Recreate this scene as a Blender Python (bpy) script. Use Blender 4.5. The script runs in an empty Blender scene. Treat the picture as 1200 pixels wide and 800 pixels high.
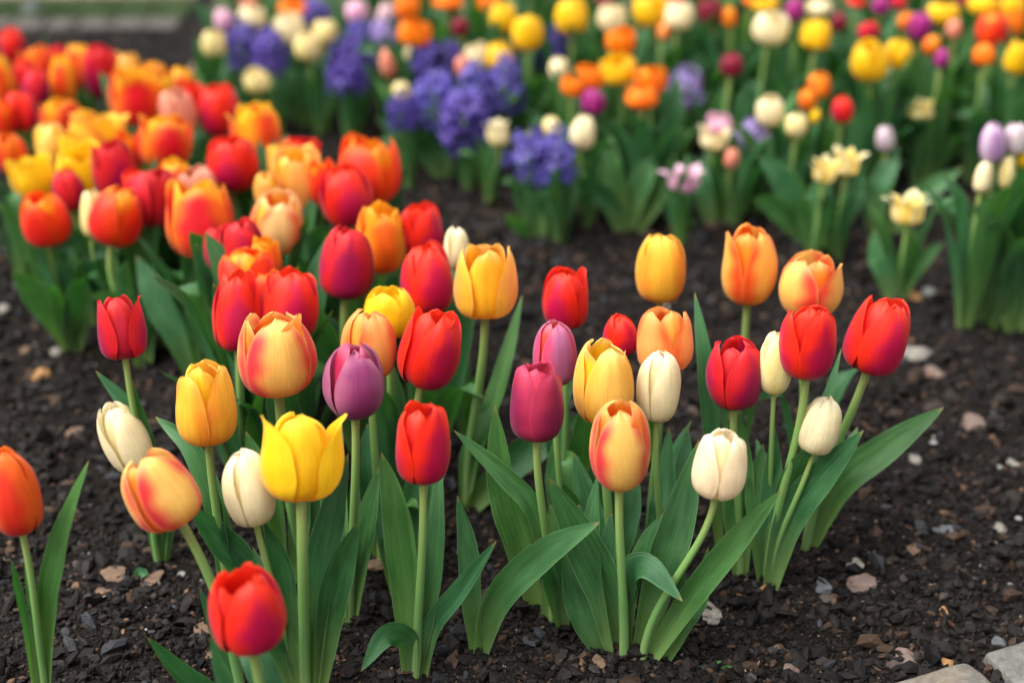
import bpy, math, random
import numpy as np
from mathutils import Vector, Matrix

S = bpy.context.scene
C = S.collection
rng = random.Random(7)
nrng = np.random.default_rng(11)

# ------------------------------------------------------------------ camera
CAM_H, PITCH, LENS = 0.93, math.radians(28), 58.5
cam_d = bpy.data.cameras.new('camera')
cam = bpy.data.objects.new('camera', cam_d)
C.objects.link(cam)
cam.location = (0, 0, CAM_H)
cam.rotation_euler = (math.pi/2 - PITCH, 0, 0)
cam_d.sensor_width = 36
cam_d.lens = LENS
cam_d.clip_start, cam_d.clip_end = 0.05, 400
cam_d.dof.use_dof = True
cam_d.dof.focus_distance = 1.42
cam_d.dof.aperture_fstop = (LENS/1000)/0.024
S.camera = cam

# ------------------------------------------------------------------ sky and sun (overcast)
SUN_EL, SUN_AZ = 62, -105          # azimuth measured from +Y (straight ahead) towards +X
w = bpy.data.worlds.new('World')
S.world = w
w.use_nodes = True
nt = w.node_tree
bg = nt.nodes['Background']
sky = nt.nodes.new('ShaderNodeTexSky')
sky.sky_type = 'NISHITA'
sky.sun_disc = False
sky.sun_elevation = math.radians(SUN_EL)
sky.sun_rotation = math.radians(SUN_AZ)
sky.dust_density = 4.0
hs = nt.nodes.new('ShaderNodeHueSaturation')
hs.inputs['Saturation'].default_value = 0.22
nt.links.new(sky.outputs[0], hs.inputs['Color'])
nt.links.new(hs.outputs[0], bg.inputs[0])
bg.inputs[1].default_value = 0.075
sd = bpy.data.lights.new('sun', 'SUN')
sd.energy = 1.5
sd.angle = math.radians(60)
sd.color = (1, .985, .96)
sun = bpy.data.objects.new('sun', sd)
C.objects.link(sun)
sdir = Vector((math.sin(math.radians(SUN_AZ))*math.cos(math.radians(SUN_EL)),
               math.cos(math.radians(SUN_AZ))*math.cos(math.radians(SUN_EL)), math.sin(math.radians(SUN_EL))))
sun.rotation_euler = sdir.to_track_quat('Z', 'Y').to_euler()
S.view_settings.view_transform = 'Standard'
S.view_settings.look = 'None'
S.view_settings.gamma = 1
S.view_settings.use_curve_mapping = False
S.view_settings.exposure = 2.1

# ------------------------------------------------------------------ photo pixel (1200 x 800) -> place
F = LENS/36*1200
CAMP = Vector((0, 0, CAM_H))
def ray(px, py):
    u, v = (px-600)/F, (py-400)/F
    return Vector((u, math.cos(PITCH) - v*math.sin(PITCH), -math.sin(PITCH) - v*math.cos(PITCH)))
def on_z(px, py, z=0.0):
    d = ray(px, py)
    return CAMP + d*((z-CAM_H)/d.z)
def on_y(px, py, y):
    d = ray(px, py)
    return CAMP + d*(y/d.y)
def depth(p):
    q = p-CAMP
    return q.y*math.cos(PITCH) - q.z*math.sin(PITCH)

# ------------------------------------------------------------------ numpy value noise
_perm = np.random.default_rng(3).random((256, 256))
def vnoise(x, y):
    xi, yi = np.floor(x).astype(int), np.floor(y).astype(int)
    xf, yf = x-xi, y-yi
    xf, yf = xf*xf*(3-2*xf), yf*yf*(3-2*yf)
    a = _perm[xi & 255, yi & 255]; b = _perm[(xi+1) & 255, yi & 255]
    c = _perm[xi & 255, (yi+1) & 255]; d = _perm[(xi+1) & 255, (yi+1) & 255]
    return (a*(1-xf)+b*xf)*(1-yf) + (c*(1-xf)+d*xf)*yf - .5
def soil_h(x, y):
    x, y = np.asarray(x, float), np.asarray(y, float)
    h = .022*vnoise(x*6+3, y*6+9) + .012*vnoise(x*22, y*22) + .006*vnoise(x*60, y*60) + .003*vnoise(x*140, y*140)
    return h*np.clip((2.86-y)/.15, 0, 1)*np.clip((6-np.abs(x))/2, 0, 1)
def gz(x, y):
    return float(soil_h(x, y))

# ------------------------------------------------------------------ materials
def new_mat(name):
    m = bpy.data.materials.new(name)
    m.use_nodes = True
    n = m.node_tree
    return m, n, n.nodes['Principled BSDF'], n.nodes['Material Output']
def nd(n, kind, **kw):
    o = n.nodes.new(kind)
    for k, v in kw.items():
        if k in o.inputs: o.inputs[k].default_value = v
        else: setattr(o, k, v)
    return o

def mix_col(n, a, b, fac, blend='MIX'):
    m = n.nodes.new('ShaderNodeMix'); m.data_type = 'RGBA'; m.blend_type = blend
    for sock, val in ((m.inputs[0], fac), (m.inputs[6], a), (m.inputs[7], b)):
        if hasattr(val, 'is_output') or isinstance(val, bpy.types.NodeSocket): n.links.new(val, sock)
        else: sock.default_value = val
    return m.outputs[2]
def ramp(n, fac, stops):
    r = n.nodes.new('ShaderNodeValToRGB')
    e = r.color_ramp.elements
    while len(e) < len(stops): e.new(.5)
    for k, (p, c) in enumerate(stops): e[k].position = p; e[k].color = (*c, 1) if len(c) == 3 else c
    n.links.new(fac, r.inputs[0])
    return r.outputs[0]
def streaks(n, su, sv, detail=3):
    tc = nd(n, 'ShaderNodeTexCoord'); mp = nd(n, 'ShaderNodeMapping')
    oi = nd(n, 'ShaderNodeObjectInfo')
    n.links.new(tc.outputs['UV'], mp.inputs[0])
    mp.inputs['Scale'].default_value = (su, sv, 1)
    cmb = nd(n, 'ShaderNodeCombineXYZ')
    mul = nd(n, 'ShaderNodeMath', operation='MULTIPLY'); mul.inputs[1].default_value = 50
    n.links.new(oi.outputs['Random'], mul.inputs[0]); n.links.new(mul.outputs[0], cmb.inputs[2])
    n.links.new(cmb.outputs[0], mp.inputs['Location'])
    no = nd(n, 'ShaderNodeTexNoise', Detail=float(detail), Roughness=.6, Scale=1.0)
    n.links.new(mp.outputs[0], no.inputs[0])
    return no.outputs[0], oi.outputs['Random'], tc

def petal_material():
    m, n, b, out = new_mat('petal')
    at = nd(n, 'ShaderNodeAttribute', attribute_name='Col')
    s, rnd, tc = streaks(n, 52, 1.8)
    s2, _, _ = streaks(n, 5, 4)
    v1 = ramp(n, s, [(.3, (.88, .84, .86)), (.7, (1.06, 1.07, 1.06))])
    v2 = ramp(n, s2, [(.3, (.92, .88, .90)), (.7, (1.04, 1.05, 1.04))])
    c = mix_col(n, at.outputs['Color'], v1, 1.0, 'MULTIPLY')
    c = mix_col(n, c, v2, 1.0, 'MULTIPLY')
    n.links.new(c, b.inputs['Base Color'])
    b.inputs['Roughness'].default_value = .42
    b.inputs['Specular IOR Level'].default_value = .28
    b.inputs['Sheen Weight'].default_value = .12
    b.inputs['Sheen Roughness'].default_value = .4
    bp = nd(n, 'ShaderNodeBump', Strength=.3, Distance=.002)
    n.links.new(s, bp.inputs['Height']); n.links.new(bp.outputs[0], b.inputs['Normal'])
    tr = nd(n, 'ShaderNodeBsdfTranslucent'); n.links.new(c, tr.inputs[0])
    mx = nd(n, 'ShaderNodeMixShader'); mx.inputs[0].default_value = .36
    n.links.new(b.outputs[0], mx.inputs[1]); n.links.new(tr.outputs[0], mx.inputs[2])
    n.links.new(mx.outputs[0], out.inputs[0])
    return m

def leaf_material():
    m, n, b, out = new_mat('leaf')
    s, rnd, tc = streaks(n, 26, .8)
    s2, _, _ = streaks(n, 2.5, 3.5)
    sep = nd(n, 'ShaderNodeSeparateXYZ'); n.links.new(tc.outputs['UV'], sep.inputs[0])
    g1 = ramp(n, s2, [(.28, (.021, .080, .024)), (.72, (.054, .155, .054))])
    g2 = ramp(n, rnd, [(0, (.72, .85, .90)), (.5, (1, 1, 1)), (1, (1.35, 1.18, .75))])
    g = mix_col(n, g1, g2, 1.0, 'MULTIPLY')
    st = ramp(n, s, [(.3, (.70, .74, .72)), (.72, (1.22, 1.18, 1.24))])
    g = mix_col(n, g, st, 1.0, 'MULTIPLY')
    basef = ramp(n, sep.outputs[1], [(0, (.85, .85, .85)), (.16, (.32, .32, .32)), (.4, (0, 0, 0))])
    g = mix_col(n, g, (.21, .29, .085, 1), basef)
    # pale thin rim along both edges
    ab = nd(n, 'ShaderNodeMath', operation='SUBTRACT'); ab.inputs[1].default_value = .5
    n.links.new(sep.outputs[0], ab.inputs[0])
    ab2 = nd(n, 'ShaderNodeMath', operation='ABSOLUTE'); n.links.new(ab.outputs[0], ab2.inputs[0])
    rim = ramp(n, ab2.outputs[0], [(.47, (0, 0, 0)), (.497, (.55, .55, .55))])
    g = mix_col(n, g, (.20, .31, .16, 1), rim)
    tipf = ramp(n, sep.outputs[1], [(.955, (0, 0, 0)), (1, (.9, .9, .9))])
    g = mix_col(n, g, (.19, .15, .05, 1), tipf)
    n.links.new(g, b.inputs['Base Color'])
    b.inputs['Roughness'].default_value = .47
    b.inputs['Specular IOR Level'].default_value = .30
    bp = nd(n, 'ShaderNodeBump', Strength=.35, Distance=.002)
    n.links.new(s, bp.inputs['Height']); n.links.new(bp.outputs[0], b.inputs['Normal'])
    tr = nd(n, 'ShaderNodeBsdfTranslucent')
    tcol = mix_col(n, g, (1.5, 1.9, .6, 1), 1.0, 'MULTIPLY'); n.links.new(tcol, tr.inputs[0])
    mx = nd(n, 'ShaderNodeMixShader'); mx.inputs[0].default_value = .22
    n.links.new(b.outputs[0], mx.inputs[1]); n.links.new(tr.outputs[0], mx.inputs[2])
    n.links.new(mx.outputs[0], out.inputs[0])
    return m

def stem_material():
    m, n, b, out = new_mat('stem')
    s, rnd, tc = streaks(n, 14, 1.5)
    sep = nd(n, 'ShaderNodeSeparateXYZ'); n.links.new(tc.outputs['UV'], sep.inputs[0])
    g = ramp(n, sep.outputs[1], [(0, (.18, .27, .09)), (.3, (.11, .235, .065)), (.75, (.17, .29, .075)), (1, (.25, .29, .08))])
    st = ramp(n, s, [(.3, (.82, .82, .82)), (.7, (1.12, 1.12, 1.12))])
    g = mix_col(n, g, st, 1.0, 'MULTIPLY')
    n.links.new(g, b.inputs['Base Color'])
    b.inputs['Roughness'].default_value = .45
    b.inputs['Subsurface Weight'].default_value = .15
    b.inputs['Subsurface Radius'].default_value = (.003, .004, .002)
    return m

def soil_material():
    m, n, b, out = new_mat('soil')
    tc = nd(n, 'ShaderNodeTexCoord')
    n1 = nd(n, 'ShaderNodeTexNoise', Scale=9.0, Detail=6.0); n.links.new(tc.outputs['Object'], n1.inputs[0])
    n2 = nd(n, 'ShaderNodeTexNoise', Scale=160.0, Detail=6.0, Roughness=.7); n.links.new(tc.outputs['Object'], n2.inputs[0])
    vo = nd(n, 'ShaderNodeTexVoronoi', Scale=230.0); n.links.new(tc.outputs['Object'], vo.inputs[0])
    c1 = ramp(n, n1.outputs[0], [(.3, (.0058, .0044, .0035)), (.7, (.0125, .0096, .0078))])
    c2 = ramp(n, n2.outputs[0], [(.3, (.5, .5, .5)), (.7, (1.45, 1.4, 1.35))])
    c = mix_col(n, c1, c2, 1.0, 'MULTIPLY')
    n.links.new(c, b.inputs['Base Color'])
    b.inputs['Roughness'].default_value = .85
    b.inputs['Specular IOR Level'].default_value = .12
    bp = nd(n, 'ShaderNodeBump', Strength=.9, Distance=.006)
    ad = nd(n, 'ShaderNodeMath', operation='ADD')
    n.links.new(n2.outputs[0], ad.inputs[0]); n.links.new(vo.outputs['Distance'], ad.inputs[1])
    n.links.new(ad.outputs[0], bp.inputs['Height']); n.links.new(bp.outputs[0], b.inputs['Normal'])
    return m

def mulch_material():
    m, n, b, out = new_mat('mulch')
    at = nd(n, 'ShaderNodeAttribute', attribute_name='Col')
    tc = nd(n, 'ShaderNodeTexCoord')
    n2 = nd(n, 'ShaderNodeTexNoise', Scale=420.0, Detail=5.0, Roughness=.65); n.links.new(tc.outputs['Object'], n2.inputs[0])
    v = ramp(n, n2.outputs[0], [(.3, (.55, .55, .55)), (.7, (1.4, 1.4, 1.4))])
    c = mix_col(n, at.outputs['Color'], v, 1.0, 'MULTIPLY')
    n.links.new(c, b.inputs['Base Color'])
    b.inputs['Roughness'].default_value = .65
    b.inputs['Specular IOR Level'].default_value = .16
    bp = nd(n, 'ShaderNodeBump', Strength=.6, Distance=.002)
    n.links.new(n2.outputs[0], bp.inputs['Height']); n.links.new(bp.outputs[0], b.inputs['Normal'])
    return m

def rock_material(name, c0, c1, scale, rough=.8, accent=None):
    m, n, b, out = new_mat(name)
    tc = nd(n, 'ShaderNodeTexCoord')
    a = nd(n, 'ShaderNodeTexNoise', Scale=scale, Detail=8.0, Roughness=.65); n.links.new(tc.outputs['Object'], a.inputs[0])
    a2 = nd(n, 'ShaderNodeTexNoise', Scale=scale*7, Detail=6.0, Roughness=.7); n.links.new(tc.outputs['Object'], a2.inputs[0])
    c = ramp(n, a.outputs[0], [(.32, c0), (.68, c1)])
    if accent:
        a3 = nd(n, 'ShaderNodeTexNoise', Scale=scale*.6, Detail=4.0); n.links.new(tc.outputs['Object'], a3.inputs[0])
        f = ramp(n, a3.outputs[0], [(.52, (0, 0, 0)), (.68, (.8, .8, .8))])
        c = mix_col(n, c, (*accent, 1), f)
    v = ramp(n, a2.outputs[0], [(.3, (.6, .6, .6)), (.7, (1.3, 1.3, 1.3))])
    c = mix_col(n, c, v, 1.0, 'MULTIPLY')
    n.links.new(c, b.inputs['Base Color'])
    b.inputs['Roughness'].default_value = rough
    bp = nd(n, 'ShaderNodeBump', Strength=.7, Distance=.004)
    n.links.new(a2.outputs[0], bp.inputs['Height']); n.links.new(bp.outputs[0], b.inputs['Normal'])
    return m

M_PETAL, M_LEAF, M_STEM = petal_material(), leaf_material(), stem_material()
M_SOIL, M_MULCH = soil_material(), mulch_material()
M_KERB = rock_material('kerb stone', (.055, .055, .048), (.145, .142, .122), 30, .8, (.15, .115, .08))
M_EDGE = rock_material('edging stone', (.040, .034, .027), (.062, .052, .042), 12)
M_LAWN = rock_material('turf', (.036, .056, .02), (.07, .098, .036), 6, .9, (.14, .12, .06))
M_PATH = rock_material('worn earth path', (.10, .07, .045), (.17, .125, .08), 4, .9)
M_BLADE = rock_material('grass blade', (.04, .08, .02), (.085, .135, .04), 8, .6)
M_PALE = rock_material('pale stone', (.12, .108, .09), (.27, .245, .205), 60)
M_TAN = rock_material('bark chip', (.085, .047, .028), (.19, .115, .065), 90, .75)
M_BROWN = rock_material('brown stone', (.10, .065, .05), (.19, .13, .105), 60)
M_GREY = rock_material('grey stone', (.05, .055, .062), (.115, .12, .13), 70)
M_WHITE = rock_material('white flake', (.16, .16, .15), (.36, .35, .33), 90, .6)
M_OCHRE = rock_material('ochre lump', (.22, .10, .03), (.42, .22, .07), 120)

# ------------------------------------------------------------------ object helpers
def link(o, parent=None):
    C.objects.link(o)
    if parent is not None: o.parent = parent
    return o
def tag(o, label, cat, group=None):
    o['label'] = label; o['category'] = cat
    if group: o['group'] = group
    return o
def mesh_np(name, verts, faces, mat, uvs=None, cols=None, smooth=True):
    """verts (n,3) array, faces list of tuples or (m,k) int array, uvs and cols per vertex"""
    me = bpy.data.meshes.new(name)
    verts = np.asarray(verts, np.float32)
    faces = np.asarray(faces, np.int32)
    k = faces.shape[1]; nf = len(faces)
    me.vertices.add(len(verts)); me.vertices.foreach_set('co', verts.ravel())
    me.loops.add(nf*k); me.loops.foreach_set('vertex_index', faces.ravel())
    me.polygons.add(nf)
    me.polygons.foreach_set('loop_start', np.arange(0, nf*k, k, dtype=np.int32))
    me.polygons.foreach_set('loop_total', np.full(nf, k, np.int32))
    me.update(calc_edges=True)
    me.polygons.foreach_set('use_smooth', np.full(nf, smooth, bool))
    if uvs is not None:
        ul = me.uv_layers.new(name='UVMap')
        ul.data.foreach_set('uv', np.asarray(uvs, np.float32)[faces.ravel()].ravel())
    if cols is not None:
        ca = me.color_attributes.new('Col', 'FLOAT_COLOR', 'POINT')
        c4 = np.ones((len(verts), 4), np.float32); c4[:, :3] = cols
        ca.data.foreach_set('color', c4.ravel())
    if mat: me.materials.append(mat)
    me.validate()
    return me
def grid_faces(nu, nv):
    i = np.arange(nv-1)[:, None]*nu + np.arange(nu-1)[None, :]
    i = i.ravel()
    return np.stack([i, i+1, i+nu+1, i+nu], 1)
def part(name, me, parent): return link(bpy.data.objects.new(name, me), parent)
def plant_root(name, base, label, cat, group):
    r = link(bpy.data.objects.new(name, None))
    r.empty_display_size = .02
    r.location = base
    return tag(r, label, cat, group)
def interp(pts, t):
    """smooth (Catmull-Rom style, monotone enough) interpolation of [(x, y)]"""
    xs = np.array([p[0] for p in pts], float); ys = np.array([p[1] for p in pts], float)
    d = np.gradient(ys, xs)
    t = np.clip(t, xs[0], xs[-1])
    k = np.clip(np.searchsorted(xs, t, 'right')-1, 0, len(xs)-2)
    h = xs[k+1]-xs[k]; s = (t-xs[k])/h
    return ((2*s**3-3*s**2+1)*ys[k] + (s**3-2*s**2+s)*h*d[k] + (-2*s**3+3*s**2)*ys[k+1] + (s**3-s**2)*h*d[k+1])
def spline(P, n):
    """Catmull-Rom through the 3-D points P, n samples"""
    P = [np.array(p, float) for p in P]
    Q = [2*P[0]-P[1]] + P + [2*P[-1]-P[-2]]
    out = []
    m = len(P)-1
    for t in np.linspace(0, m, n):
        k = min(int(t), m-1); s = t-k
        a, b, c, d = Q[k:k+4]
        out.append(.5*((2*b) + (c-a)*s + (2*a-5*b+4*c-d)*s*s + (3*b-a-3*c+d)*s**3))
    return np.array(out)

# ------------------------------------------------------------------ petals
CLOSED_R = [(0, .12), (.05, .38), (.13, .65), (.25, .87), (.38, .98), (.50, 1.0), (.64, .95), (.78, .81), (.90, .55), (1, .16)]
CLOSED_Z = [(0, 0), (.05, .012), (.13, .06), (.25, .17), (.4, .34), (.52, .48), (.66, .65), (.8, .82), (.92, .945), (1, 1)]
OPEN_R = [(0, .12), (.05, .38), (.13, .66), (.25, .87), (.4, .97), (.52, .98), (.66, .95), (.8, .93), (.92, .94), (1, .97)]
WID = [(0, .13), (.08, .44), (.2, .76), (.35, .96), (.48, 1.0), (.62, .92), (.75, .74), (.86, .51), (.94, .29), (1, .02)]

def sst(a, b, x):
    t = np.clip((x-a)/(b-a), 0, 1)
    return t*t*(3-2*t)

# colours: outer centre, outer edge, base, tip, inner centre, inner edge
VAR = {
 'red':      ((.48, .004, .055), (.80, .020, .006), (.22, .003, .035), (.84, .045, .012), (.66, .012, .012), (.80, .03, .008)),
 'crimson':  ((.36, .004, .065), (.64, .012, .018), (.16, .003, .035), (.72, .03, .035), (.52, .01, .03), (.62, .02, .015)),
 'scarlet':  ((.70, .016, .008), (.82, .045, .005), (.42, .004, .016), (.87, .17, .010), (.82, .09, .006), (.88, .40, .012)),
 'vermilion':((.74, .035, .014), (.85, .13, .010), (.62, .02, .02), (.86, .22, .03), (.80, .10, .01), (.86, .24, .01)),
 'peachcream':((.87, .60, .22), (.82, .16, .05), (.84, .40, .06), (.88, .66, .28), (.86, .36, .03), (.84, .22, .02)),
 'redgold':  ((.64, .008, .016), (.82, .14, .008), (.45, .01, .03), (.88, .42, .02), (.86, .36, .012), (.88, .52, .02)),
 'goldred':  ((.78, .06, .008), (.88, .36, .012), (.56, .015, .015), (.88, .52, .02), (.86, .42, .012), (.88, .54, .02)),
 'orange':   ((.84, .14, .010), (.88, .34, .010), (.70, .06, .01), (.88, .38, .02), (.86, .30, .01), (.88, .44, .015)),
 'pureorange':((.88, .18, .004), (.90, .25, .004), (.80, .14, .004), (.90, .30, .01), (.88, .22, .004), (.90, .28, .01)),
 'flame':    ((.87, .56, .12), (.72, .040, .050), (.86, .36, .025), (.88, .58, .16), (.86, .24, .012), (.83, .12, .014)),
 'flamepink':((.87, .50, .10), (.78, .055, .030), (.84, .26, .02), (.87, .50, .14), (.85, .20, .012), (.80, .07, .012)),
 'flameorange':((.87, .48, .07), (.82, .085, .014), (.86, .40, .02), (.87, .42, .08), (.86, .22, .010), (.83, .10, .010)),
 'peachflame':((.86, .30, .06), (.80, .16, .03), (.80, .22, .03), (.86, .42, .12), (.86, .40, .03), (.86, .34, .03)),
 'apricot':  ((.87, .36, .085), (.82, .13, .022), (.84, .28, .03), (.88, .42, .12), (.86, .38, .05), (.84, .20, .03)),
 'yellow':   ((.86, .53, .006), (.88, .57, .010), (.80, .42, .005), (.88, .60, .03), (.87, .52, .004), (.88, .58, .01)),
 'goldyellow':((.87, .47, .035), (.84, .30, .025), (.82, .32, .012), (.88, .56, .08), (.87, .50, .012), (.87, .44, .02)),
 'lemonpeach':((.87, .55, .10), (.85, .46, .05), (.82, .36, .03), (.88, .62, .20), (.87, .52, .012), (.88, .56, .02)),
 'amber':    ((.86, .40, .085), (.87, .46, .03), (.82, .34, .03), (.88, .52, .14), (.86, .44, .015), (.87, .52, .03)),
 'cream':    ((.86, .76, .44), (.87, .77, .47), (.76, .67, .24), (.88, .81, .58), (.85, .73, .37), (.86, .75, .41)),
 'blush':    ((.87, .76, .48), (.88, .71, .45), (.82, .67, .30), (.88, .80, .58), (.87, .71, .37), (.87, .73, .42)),
 'paleyellow':((.84, .72, .28), (.86, .76, .40), (.76, .66, .16), (.86, .78, .46), (.84, .68, .22), (.86, .72, .30)),
 'star':     ((.86, .70, .22), (.88, .80, .46), (.84, .56, .03), (.88, .82, .52), (.86, .62, .08), (.88, .74, .28)),
 'mauve':    ((.27, .040, .14), (.42, .12, .22), (.10, .006, .05), (.46, .13, .22), (.42, .008, .055), (.50, .025, .09)),
 'plum':     ((.24, .010, .065), (.44, .026, .075), (.10, .004, .025), (.60, .06, .13), (.54, .02, .08), (.62, .05, .10)),
 'lilacred': ((.42, .13, .27), (.62, .06, .14), (.30, .06, .17), (.52, .17, .27), (.72, .06, .04), (.74, .06, .03)),
 'lilac':    ((.44, .24, .46), (.66, .52, .62), (.50, .40, .40), (.68, .52, .62), (.56, .36, .54), (.64, .46, .60)),
 'lilacwhite':((.58, .44, .52), (.74, .68, .62), (.68, .62, .48), (.74, .62, .66), (.66, .54, .58), (.72, .64, .62)),
 'pink':     ((.74, .36, .52), (.82, .56, .66), (.66, .30, .42), (.84, .62, .70), (.76, .42, .55), (.82, .56, .64)),
 'pinkcream':((.78, .60, .56), (.80, .44, .58), (.74, .68, .46), (.80, .50, .62), (.78, .66, .54), (.80, .56, .60)),
 'salmon':   ((.78, .25, .16), (.84, .40, .26), (.66, .16, .10), (.84, .44, .30), (.78, .28, .16), (.82, .36, .22)),
 'magenta':  ((.30, .012, .16), (.42, .03, .22), (.16, .008, .09), (.48, .06, .26), (.34, .015, .17), (.42, .03, .22)),
 'maroon':   ((.17, .004, .022), (.26, .008, .030), (.08, .003, .012), (.32, .012, .035), (.20, .006, .02), (.28, .01, .03)),
 'yellowcoral':((.87, .42, .03), (.88, .52, .02), (.80, .28, .02), (.88, .58, .05), (.87, .50, .012), (.88, .56, .02)),
}
for k in VAR: VAR[k] = np.array(VAR[k])

REDS = ('red', 'crimson', 'plum', 'scarlet', 'vermilion')
def petal_mesh(R, H, o, az, inner, frame, origin, var, rnd, hi, flare=0.0, pw=1.0, shape=1.0):
    nu, nv = (15, 24) if hi else (7, 10)
    A, Fr, Rt = frame
    u = np.linspace(-1, 1, nu)[None, :]
    v = np.linspace(0, 1, nv)[:, None]**.85
    vs = v**shape
    oo = max(-.12, o + (rnd.uniform(-.20, .20) if hi else rnd.uniform(-.28, .28))) + flare + (.08 if inner and o > .3 else 0)
    r = interp(CLOSED_R, vs)*(1-oo) + interp(OPEN_R, vs)*oo
    r = np.maximum(r, .06)*R*(.79 if inner else 1.0)*(1 + rnd.uniform(-.05, .03)*sst(.15, .4, v))
    z = interp(CLOSED_Z, v)*H*(rnd.uniform(.90, 1.0) if not inner else rnd.uniform(.90, 1.0))
    if oo > 1: z = z*(1-.12*(oo-1)*v)
    wdt = interp(WID, v)*R*(.88 if inner else 1.06)*rnd.uniform(.94, 1.04)*pw
    if hi: wdt = wdt*(1 + .025*np.sin(v*19+rnd.uniform(0, 6))*sst(.5, .9, v))
    # a slight lop-sidedness: every petal leans a little and its edges are uneven
    lop = rnd.uniform(-.10, .10)*R*v**2
    bow = rnd.uniform(-.045, .035)
    rc = np.maximum(r*(.88 if inner else .87), .34*R)
    s = u*wdt
    phi = np.clip(s/rc, -1.75, 1.75)
    x = rc*np.sin(phi) + lop
    rad = r - rc*(1-np.cos(phi))
    # midrib groove, lifted and waved edges
    rad = rad - .022*R*np.exp(-(u/.09)**2)*sst(.05, .3, v)*(1-sst(.8, 1, v))
    p1, p2 = rnd.uniform(0, 6), rnd.uniform(0, 6)
    edge = sst(.62, 1, np.abs(u))
    rad = rad + edge*R*(.012*(0 if inner else 1) + .04*np.sin(v*7+p1+u*1.5)*sst(.25, .7, v))
    rad = rad + R*.022*np.sin(v*9+p2)*np.cos(u*3+p1) + R*bow*np.sin(np.pi*v)*sst(0, .3, v)
    z = z + 0*u + H*.014*np.sin(u*5+p2)*sst(.7, 1, v)
    tip = rnd.uniform(-.04, .07)*R
    rad = rad + tip*sst(.82, 1, v) + (.035*R*sst(.80, 1, np.abs(u))*sst(.3, .6, v) if not inner else 0)
    ca, sa = math.cos(az), math.sin(az)
    D = Fr*ca + Rt*sa
    L = -Fr*sa + Rt*ca
    P = (np.array(origin)[None, None, :] + rad[..., None]*np.array(D) + x[..., None]*np.array(L) + z[..., None]*np.array(A))
    # pigment
    cv = VAR[var]
    ctr, edg = (cv[4], cv[5]) if inner else (cv[0], cv[1])
    side = rnd.uniform(-.16, .16)
    wob = .07*np.sin(v*11+p1) + .05*np.sin(v*23+p2)
    up = .55*sst(.40, .95, v) if var in REDS else 0.0
    e = sst(.24, .90, np.abs(u+side) + wob + .22*(v-.5)**2 + up)[..., None]
    col = ctr*(1-e) + edg*e
    # fine feathering where the two pigments meet
    f = (.07*np.sin(u*31+p1+v*3)*np.sin(u*17+p2))[..., None]*4*e*(1-e)
    col = col*(1-f) + edg*f
    b_ = (1-sst(.02, .34, v+.06*np.abs(u)))[..., None]
    col = col*(1-.75*b_) + cv[2]*.75*b_
    t_ = sst(.80, 1.0, v + .06*np.abs(u))[..., None]
    col = col*(1-.7*t_) + cv[3]*.7*t_
    rim = (.35*sst(.86, 1.0, np.abs(u)+0*v))[..., None]
    col = col*(1-rim) + cv[3]*rim
    col = col*(1+rnd.uniform(-.06, .05))
    col = np.clip(col, .001, .9)
    uv = np.stack([(u*.5+.5)+0*v, v+0*u], -1)
    return mesh_np('petal', P.reshape(-1, 3), grid_faces(nu, nv), M_PETAL, uv.reshape(-1, 2), col.reshape(-1, 3))

def tube_mesh(name, P, R0, R1, ns=10, mat=None):
    P = np.asarray(P); n = len(P)
    T = np.gradient(P, axis=0); T /= np.linalg.norm(T, axis=1)[:, None]
    X = np.cross(T, [0, 1, 0.001]); X /= np.linalg.norm(X, axis=1)[:, None]
    Y = np.cross(T, X)
    a = np.linspace(0, 2*np.pi, ns+1)
    t = np.linspace(0, 1, n)
    rr = R0 + (R1-R0)*t
    rr = rr*(1+.16*sst(.93, 1, t))
    V = P[:, None, :] + rr[:, None, None]*(np.cos(a)[None, :, None]*X[:, None, :] + np.sin(a)[None, :, None]*Y[:, None, :])
    uv = np.stack(np.broadcast_arrays((a/(2*np.pi))[None, :], t[:, None]), -1)
    return mesh_np(name, V.reshape(-1, 3), grid_faces(ns+1, n), mat or M_STEM, uv.reshape(-1, 2))

# ------------------------------------------------------------------ leaves
LEAFW = [(0, .42), (.1, .58), (.25, .84), (.45, 1.0), (.62, .96), (.78, .72), (.9, .40), (.97, .15), (1, .015)]
def leaf_mesh(pts, width, roll=0.0, twist=0.0, fold=.35, facing=None, nv=26, nu=9, rnd=rng):
    """pts: midrib points (already local to the plant); facing: unit vector the upper face looks along"""
    P = spline(pts, nv)
    T = np.gradient(P, axis=0); T /= np.linalg.norm(T, axis=1)[:, None]
    t = np.linspace(0, 1, nv)
    V = np.zeros((nv, nu, 3)); u = np.linspace(-1, 1, nu)
    w_ = interp(LEAFW, t)*width*.5
    ph = rnd.uniform(0, 6); ph2 = rnd.uniform(0, 6)
    f0 = np.array(facing if facing is not None else (0, -1, .3), float)
    for i in range(nv):
        L = np.cross(T[i], f0); L /= (np.linalg.norm(L)+1e-9)
        N = np.cross(L, T[i])
        a = roll + twist*t[i]
        L2 = L*math.cos(a) + N*math.sin(a); N2 = -L*math.sin(a) + N*math.cos(a)
        fo = fold*(1.5-1.1*t[i])
        un = np.abs(u)
        lat = u*np.cos(fo*un)*w_[i]
        up = (un**1.35)*math.sin(fo)*w_[i] + .10*w_[i]*np.sin(t[i]*13+ph+u*1.2)*un**2*t[i] + .05*w_[i]*np.sin(t[i]*29+ph2)*un**2
        V[i] = P[i] + lat[:, None]*L2 + up[:, None]*N2
    uv = np.stack(np.broadcast_arrays((u*.5+.5)[None, :], t[:, None]), -1)
    return mesh_np('leaf', V.reshape(-1, 3), grid_faces(nu, nv), M_LEAF, uv.reshape(-1, 2))

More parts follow.
